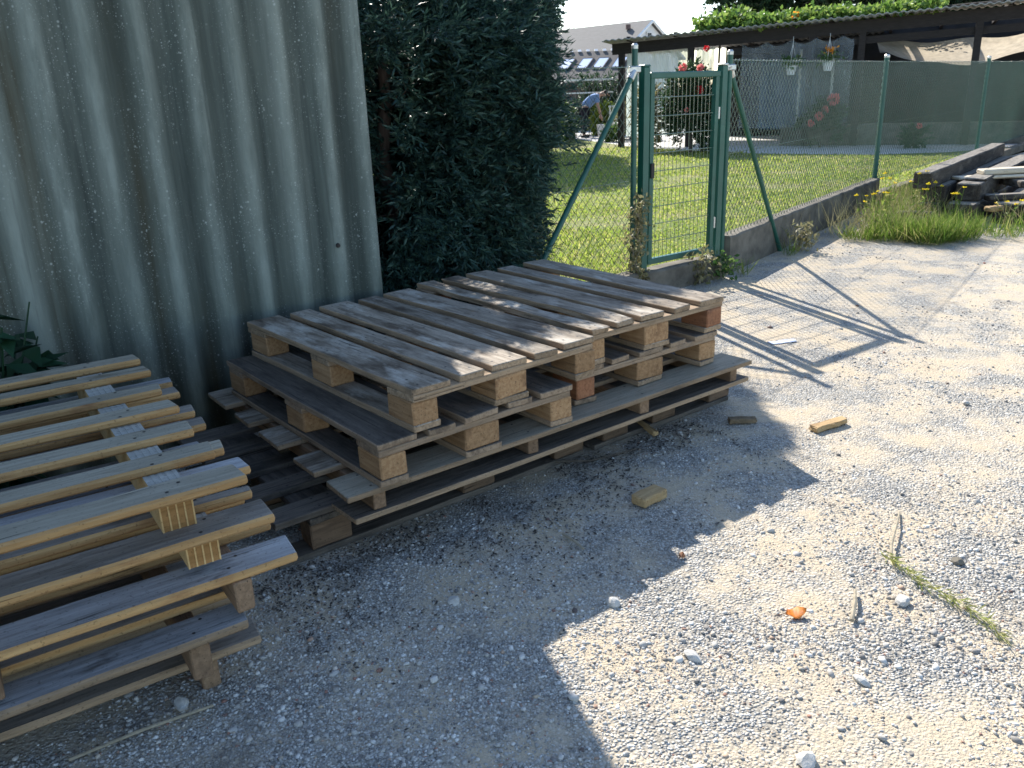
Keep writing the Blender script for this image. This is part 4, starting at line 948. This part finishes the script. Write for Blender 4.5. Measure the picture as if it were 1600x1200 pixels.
bush('garden_bush', (2.95, 23.4, 0), (.45, .4, .34), 200, .07, .035, 'leaf', 'low green plant in front of the bending person', 'bush', None, 46, False)

# ---------------------------------------------------------------- houses, far furniture
def house():
    t = empty('house', (0, 0, 0), 0, 'far house with grey tiled roof and white gable', 'house')
    A = Vector((10.0, 60, 5.32)); Bk = Vector((-4.5, 78, 5.6)); d = (Bk - A); d.z = 0; d.normalize(); nn = Vector((d.y, -d.x, 0)); nn = nn if nn.y < 0 else -nn   # nn: toward the camera side
    hw = 3.0; ez = 3.2
    L = (Bk - A).length
    def q(s, o, z): return A + d * s + nn * o + Vector((0, 0, z - A.z))
    zr = A.z
    m = MB(); vs = []
    for s in (-.25, L):
        for o, z in ((hw + .35, ez - .25), (0, zr), (-hw - .35, ez - .25)): vs += [q(s, o, z), q(s, o, z + .14)]
    fs = [(0, 2, 8, 6), (1, 7, 9, 3), (2, 4, 10, 8), (3, 9, 11, 5), (0, 1, 3, 2), (2, 3, 5, 4), (6, 8, 9, 7), (8, 10, 11, 9), (0, 6, 7, 1), (4, 5, 11, 10)]
    m.add(vs, fs); rf = m.obj('roof', 'rooftile', t)
    m = MB(); r = q(1.2, .8, 0); m.box((r.x, r.y, 5.1), (.3, .3, .3)); m.obj('chimney', 'panel', rf)
    m = MB(); vs = []
    for s in (0, L - .2):
        for o, z in ((hw, 0), (hw, ez), (0, zr - .05), (-hw, ez), (-hw, 0)): vs.append(q(s, o, z))
    m.add(vs, [(0, 1, 2, 3, 4), (9, 8, 7, 6, 5), (0, 5, 6, 1), (3, 8, 9, 4)]); m.obj('wall', 'render', t)
    rz = math.atan2(nn.y, nn.x); m = MB(); c = q(-.03, .1, 4.35); m.box(c, (.42, .06, .62), mat=Matrix.Rotation(rz, 3, 'Z')); w = m.obj('window', 'winglass', t)
    m = MB()
    for o in (-.24, .24): m.box(q(-.06, .1 + o, 4.35), (.06, .06, .70), mat=Matrix.Rotation(rz, 3, 'Z'))
    for z in (4.02, 4.68): m.box(q(-.06, .1, z), (.54, .06, .06), mat=Matrix.Rotation(rz, 3, 'Z'))
    m.obj('frame', 'render', w)
    m = MB()
    for s_ in (1, -1):
        a, b = q(-.28, s_ * (hw + .35), ez - .2), q(-.28, 0, zr + .05); m.tube([a, b], .09, 6)
    m.obj('verge_board', 'white', t)
house()
def annex():
    t = empty('annexe', (0, 0, 0), 0, 'low brown roofed annexe with bright roof windows below the far house', 'house')
    y0, y1, z0, z1, x0, x1 = 30.6, 32.6, 1.55, 2.6, -2.5, 4.9
    sl = math.atan2(z1 - z0, y1 - y0); Lr = math.hypot(z1 - z0, y1 - y0); rot = Matrix.Rotation(sl, 3, 'X'); c = Vector(((x0 + x1) / 2, (y0 + y1) / 2, (z0 + z1) / 2))
    rf = MB().box(c, (x1 - x0, Lr, .08), mat=rot).obj('roof', 'annexroof', t)
    up_ = rot @ Vector((0, 1, 0)); nrm = rot @ Vector((0, 0, 1))
    for x in (2.35, 3.0, 3.58, 4.25):
        m = MB(); p = c + Vector((x - c.x, 0, 0)) + nrm * .055 + up_ * .18
        sh = Matrix(((1, .45, 0), (0, 1, 0), (0, 0, 1))); m.box(p, (.34, .70, .03), mat=rot @ sh); f = m.obj('roof_window', 'glass', t)
        m = MB()
        for dx in (-.17, .17): m.box(p + Vector((dx * 1.12, 0, 0)), (.035, .76, .05), mat=rot @ sh)
        for dy in (-.33, .33): m.box(p + up_ * dy * 1.12 + Vector((dy * .5, 0, 0)), (.34, .04, .05), mat=rot)
        m.obj('frame', 'annexroof', f)
    m = MB(); [m.box(c + Vector((x - c.x, 0, 0)) + up_ * (Lr / 2 - .03) + nrm * .06, (.12, .16, .06), mat=rot) for x in np.arange(2.6, 4.8, .3)]; m.obj('ridge_tiles', 'zinc', rf)
    MB().box(((x0 + x1) / 2, 31.8, .8), (x1 - x0 - .3, 1.5, 1.6)).obj('wall', 'panel', t)
annex()
t = empty('railing', (2.3, 26.9, 0), 0, 'grey metal railing behind the brown panel', 'railing')
m = MB(); m.box((0, 0, 1.62), (2.2, .05, .05)); m.box((0, 0, 1.25), (2.2, .04, .04)); m.obj('rail', 'zinc', t)
m = MB(); [m.tube([(x, 0, 0), (x, 0, 1.6)], .012, 6) for x in np.arange(-1.05, 1.1, .13)]; m.obj('bars', 'winglass', t)
MB().box((-.55, -.03, .95), (.1, .1, 1.9)).obj('post', 'pergwood', t)
o = MB().box((0, 0, .5), (1.1, .5, 1.0), b=.02)
for k in range(5): o.box((0, -.255, .12 + k * .19), (1.06, .012, .17), b=.003)
tag(o.obj('compost_box', 'panel', None, (1.55, 25.3, 0)), 'brown boarded box on the lawn edge left of the person', 'box')
t = empty('bucket', (2.95, 25.8, 0), 0, 'white bucket below the hand of the bending person', 'bucket')
MB().tube([(0, 0, 0), (0, 0, .02), (0, 0, .34), (0, 0, .36)], [.12, .125, .17, .18], 16).obj('pail', 'white', t)
MB().tube([(-.17, 0, .34), (-.12, -.06, .25), (0, -.1, .22), (.12, -.06, .25), (.17, 0, .34)], .006, 6).obj('bail', 'zinc', t)
def chair(x, y, rz, label):
    t = empty('garden_chair', (x, y, 0), R_(rz), label, 'chair', 'white garden chairs')
    MB().box((0, 0, .42), (.44, .44, .035), b=.01).obj('seat', 'white', t)
    m = MB(); [m.box((xx, .21, .66), (.045, .025, .46)) for xx in np.linspace(-.18, .18, 5)]; m.box((0, .21, .88), (.44, .035, .05), b=.008); m.obj('backrest', 'white', t)
    for sx in (-1, 1):
        for sy in (-1, 1): MB().tube([(sx * .19, sy * .19, .41), (sx * .22, sy * .22, 0)], [.018, .014], 8).obj('leg', 'white', t)
chair(3.25, 24.6, 160, 'white slatted garden chair beside the bucket')
chair(3.75, 23.8, 200, 'white slatted garden chair nearest the shelter')

# ---------------------------------------------------------------- the bending person
def skin_body(name, V, E, Rr, mat, parent=None, sub=2):
    me = bpy.data.meshes.new(name); me.from_pydata(V, E, []); me.materials.append(MT[mat]); o = bpy.data.objects.new(name, me); COL.objects.link(o)
    sk = o.modifiers.new('skin', 'SKIN'); sk.use_smooth_shade = True
    for i, r in enumerate(Rr):
        d = me.skin_vertices[0].data[i]; d.radius = (r, r) if not isinstance(r, tuple) else r; d.use_root = (i == 0)
    sb = o.modifiers.new('sub', 'SUBSURF'); sb.levels = sub; sb.render_levels = sub
    if parent: o.parent = parent
    return o
def person():
    t = empty('person', (2.42, 25.9, 0), R_(-8), 'person in blue shirt and dark trousers bending forward over a white bucket', 'person'); t.scale = (.94, .94, .94)
    V = [(0, 0, .86), (.10, 0, .98), (.27, 0, 1.14), (.42, 0, 1.25), (.50, 0, 1.27), (.60, 0, 1.30), (.70, 0, 1.27),      # pelvis..neck, head 5,6
         (.42, -.19, 1.22), (.44, -.21, .96), (.52, -.17, .72), (.53, -.165, .66),                                            # right arm
         (.42, .19, 1.22), (.42, .21, .96), (.49, .18, .72), (.50, .175, .66),
         (.0, -.10, .82), (.07, -.11, .46), (-.02, -.12, .08), (.10, -.125, .035),
         (.0, .10, .82), (.05, .11, .46), (-.03, .12, .08), (.09, .125, .035)]
    E = [(0, 1), (1, 2), (2, 3), (3, 4), (4, 5), (5, 6), (3, 7), (7, 8), (8, 9), (9, 10), (3, 11), (11, 12), (12, 13), (13, 14), (0, 15), (15, 16), (16, 17), (17, 18), (0, 19), (19, 20), (20, 21), (21, 22)]
    Rr = [.13, .13, .14, .12, .055, .085, .085, .06, .046, .036, .03, .06, .046, .036, .03, .085, .06, .045, .04, .085, .06, .045, .04]
    body = skin_body('body', V, E, Rr, 'skin', t)
    # hands: palm and five fingers each, curled a little
    for sy, w in ((-1, Vector((.535, -.165, .64))), (1, Vector((.505, .175, .64)))):
        m = MB(); m.tube([w + Vector((0, 0, .03)), w + Vector((.004, 0, -.03)), w + Vector((.01, 0, -.075))], [.026, .038, .036], 8)
        for k in range(4):
            y = (k - 1.5) * .019; l = (.062, .075, .07, .055)[k]; b = w + Vector((.012, y, -.07)); m.tube([b, b + Vector((.012, 0, -l * .5)), b + Vector((.034, 0, -l))], [.0095, .009, .007], 6)
        b = w + Vector((.02, -sy * .03, -.02)); m.tube([b, b + Vector((.025, -sy * .012, -.03)), b + Vector((.04, -sy * .006, -.062))], [.012, .0105, .008], 6); m.obj('hand', 'skin', t, smooth=True)
    # face: nose, eyes, mouth, ears; looks down and forward
    m = MB(); m.tube([(.765, 0, 1.245), (.79, 0, 1.222)], [.012, .018], 6); [m.box((.735, s * .083, 1.28), (.03, .016, .05), b=.004) for s in (-1, 1)]; m.obj('nose_and_ears', 'skin', t, smooth=True)
    m = MB(); [m.box((.775, s * .03, 1.262), (.012, .02, .01)) for s in (-1, 1)]; m.box((.765, 0, 1.192), (.014, .04, .01)); m.obj('eyes_and_mouth', 'hair', t)
    skin_body('hair', [(.60, 0, 1.345), (.68, 0, 1.325), (.735, 0, 1.295)], [(0, 1), (1, 2)], [.082, .088, .06], 'hair', t)
    skin_body('shirt', [(-.02, 0, .90), (.10, 0, 1.0), (.27, 0, 1.15), (.41, 0, 1.25), (.46, 0, 1.265), (.42, -.20, 1.22), (.435, -.215, 1.02), (.42, .20, 1.22), (.415, .215, 1.02)],
              [(0, 1), (1, 2), (2, 3), (3, 4), (3, 5), (5, 6), (3, 7), (7, 8)], [.155, .158, .17, .14, .075, .085, .07, .085, .07], 'shirt', t)
    skin_body('trousers', [(-.01, 0, .88), (0, -.10, .80), (.07, -.11, .46), (-.02, -.12, .10), (0, .10, .80), (.05, .11, .46), (-.03, .12, .10)],
              [(0, 1), (1, 2), (2, 3), (0, 4), (4, 5), (5, 6)], [.155, .115, .088, .075, .115, .088, .075], 'trousers', t)
    for y, x in ((-.123, .04), (.123, .03)): MB().box((x, y, .045), (.27, .10, .085), b=.025).obj('shoe', 'shoe', t, smooth=True)
person()
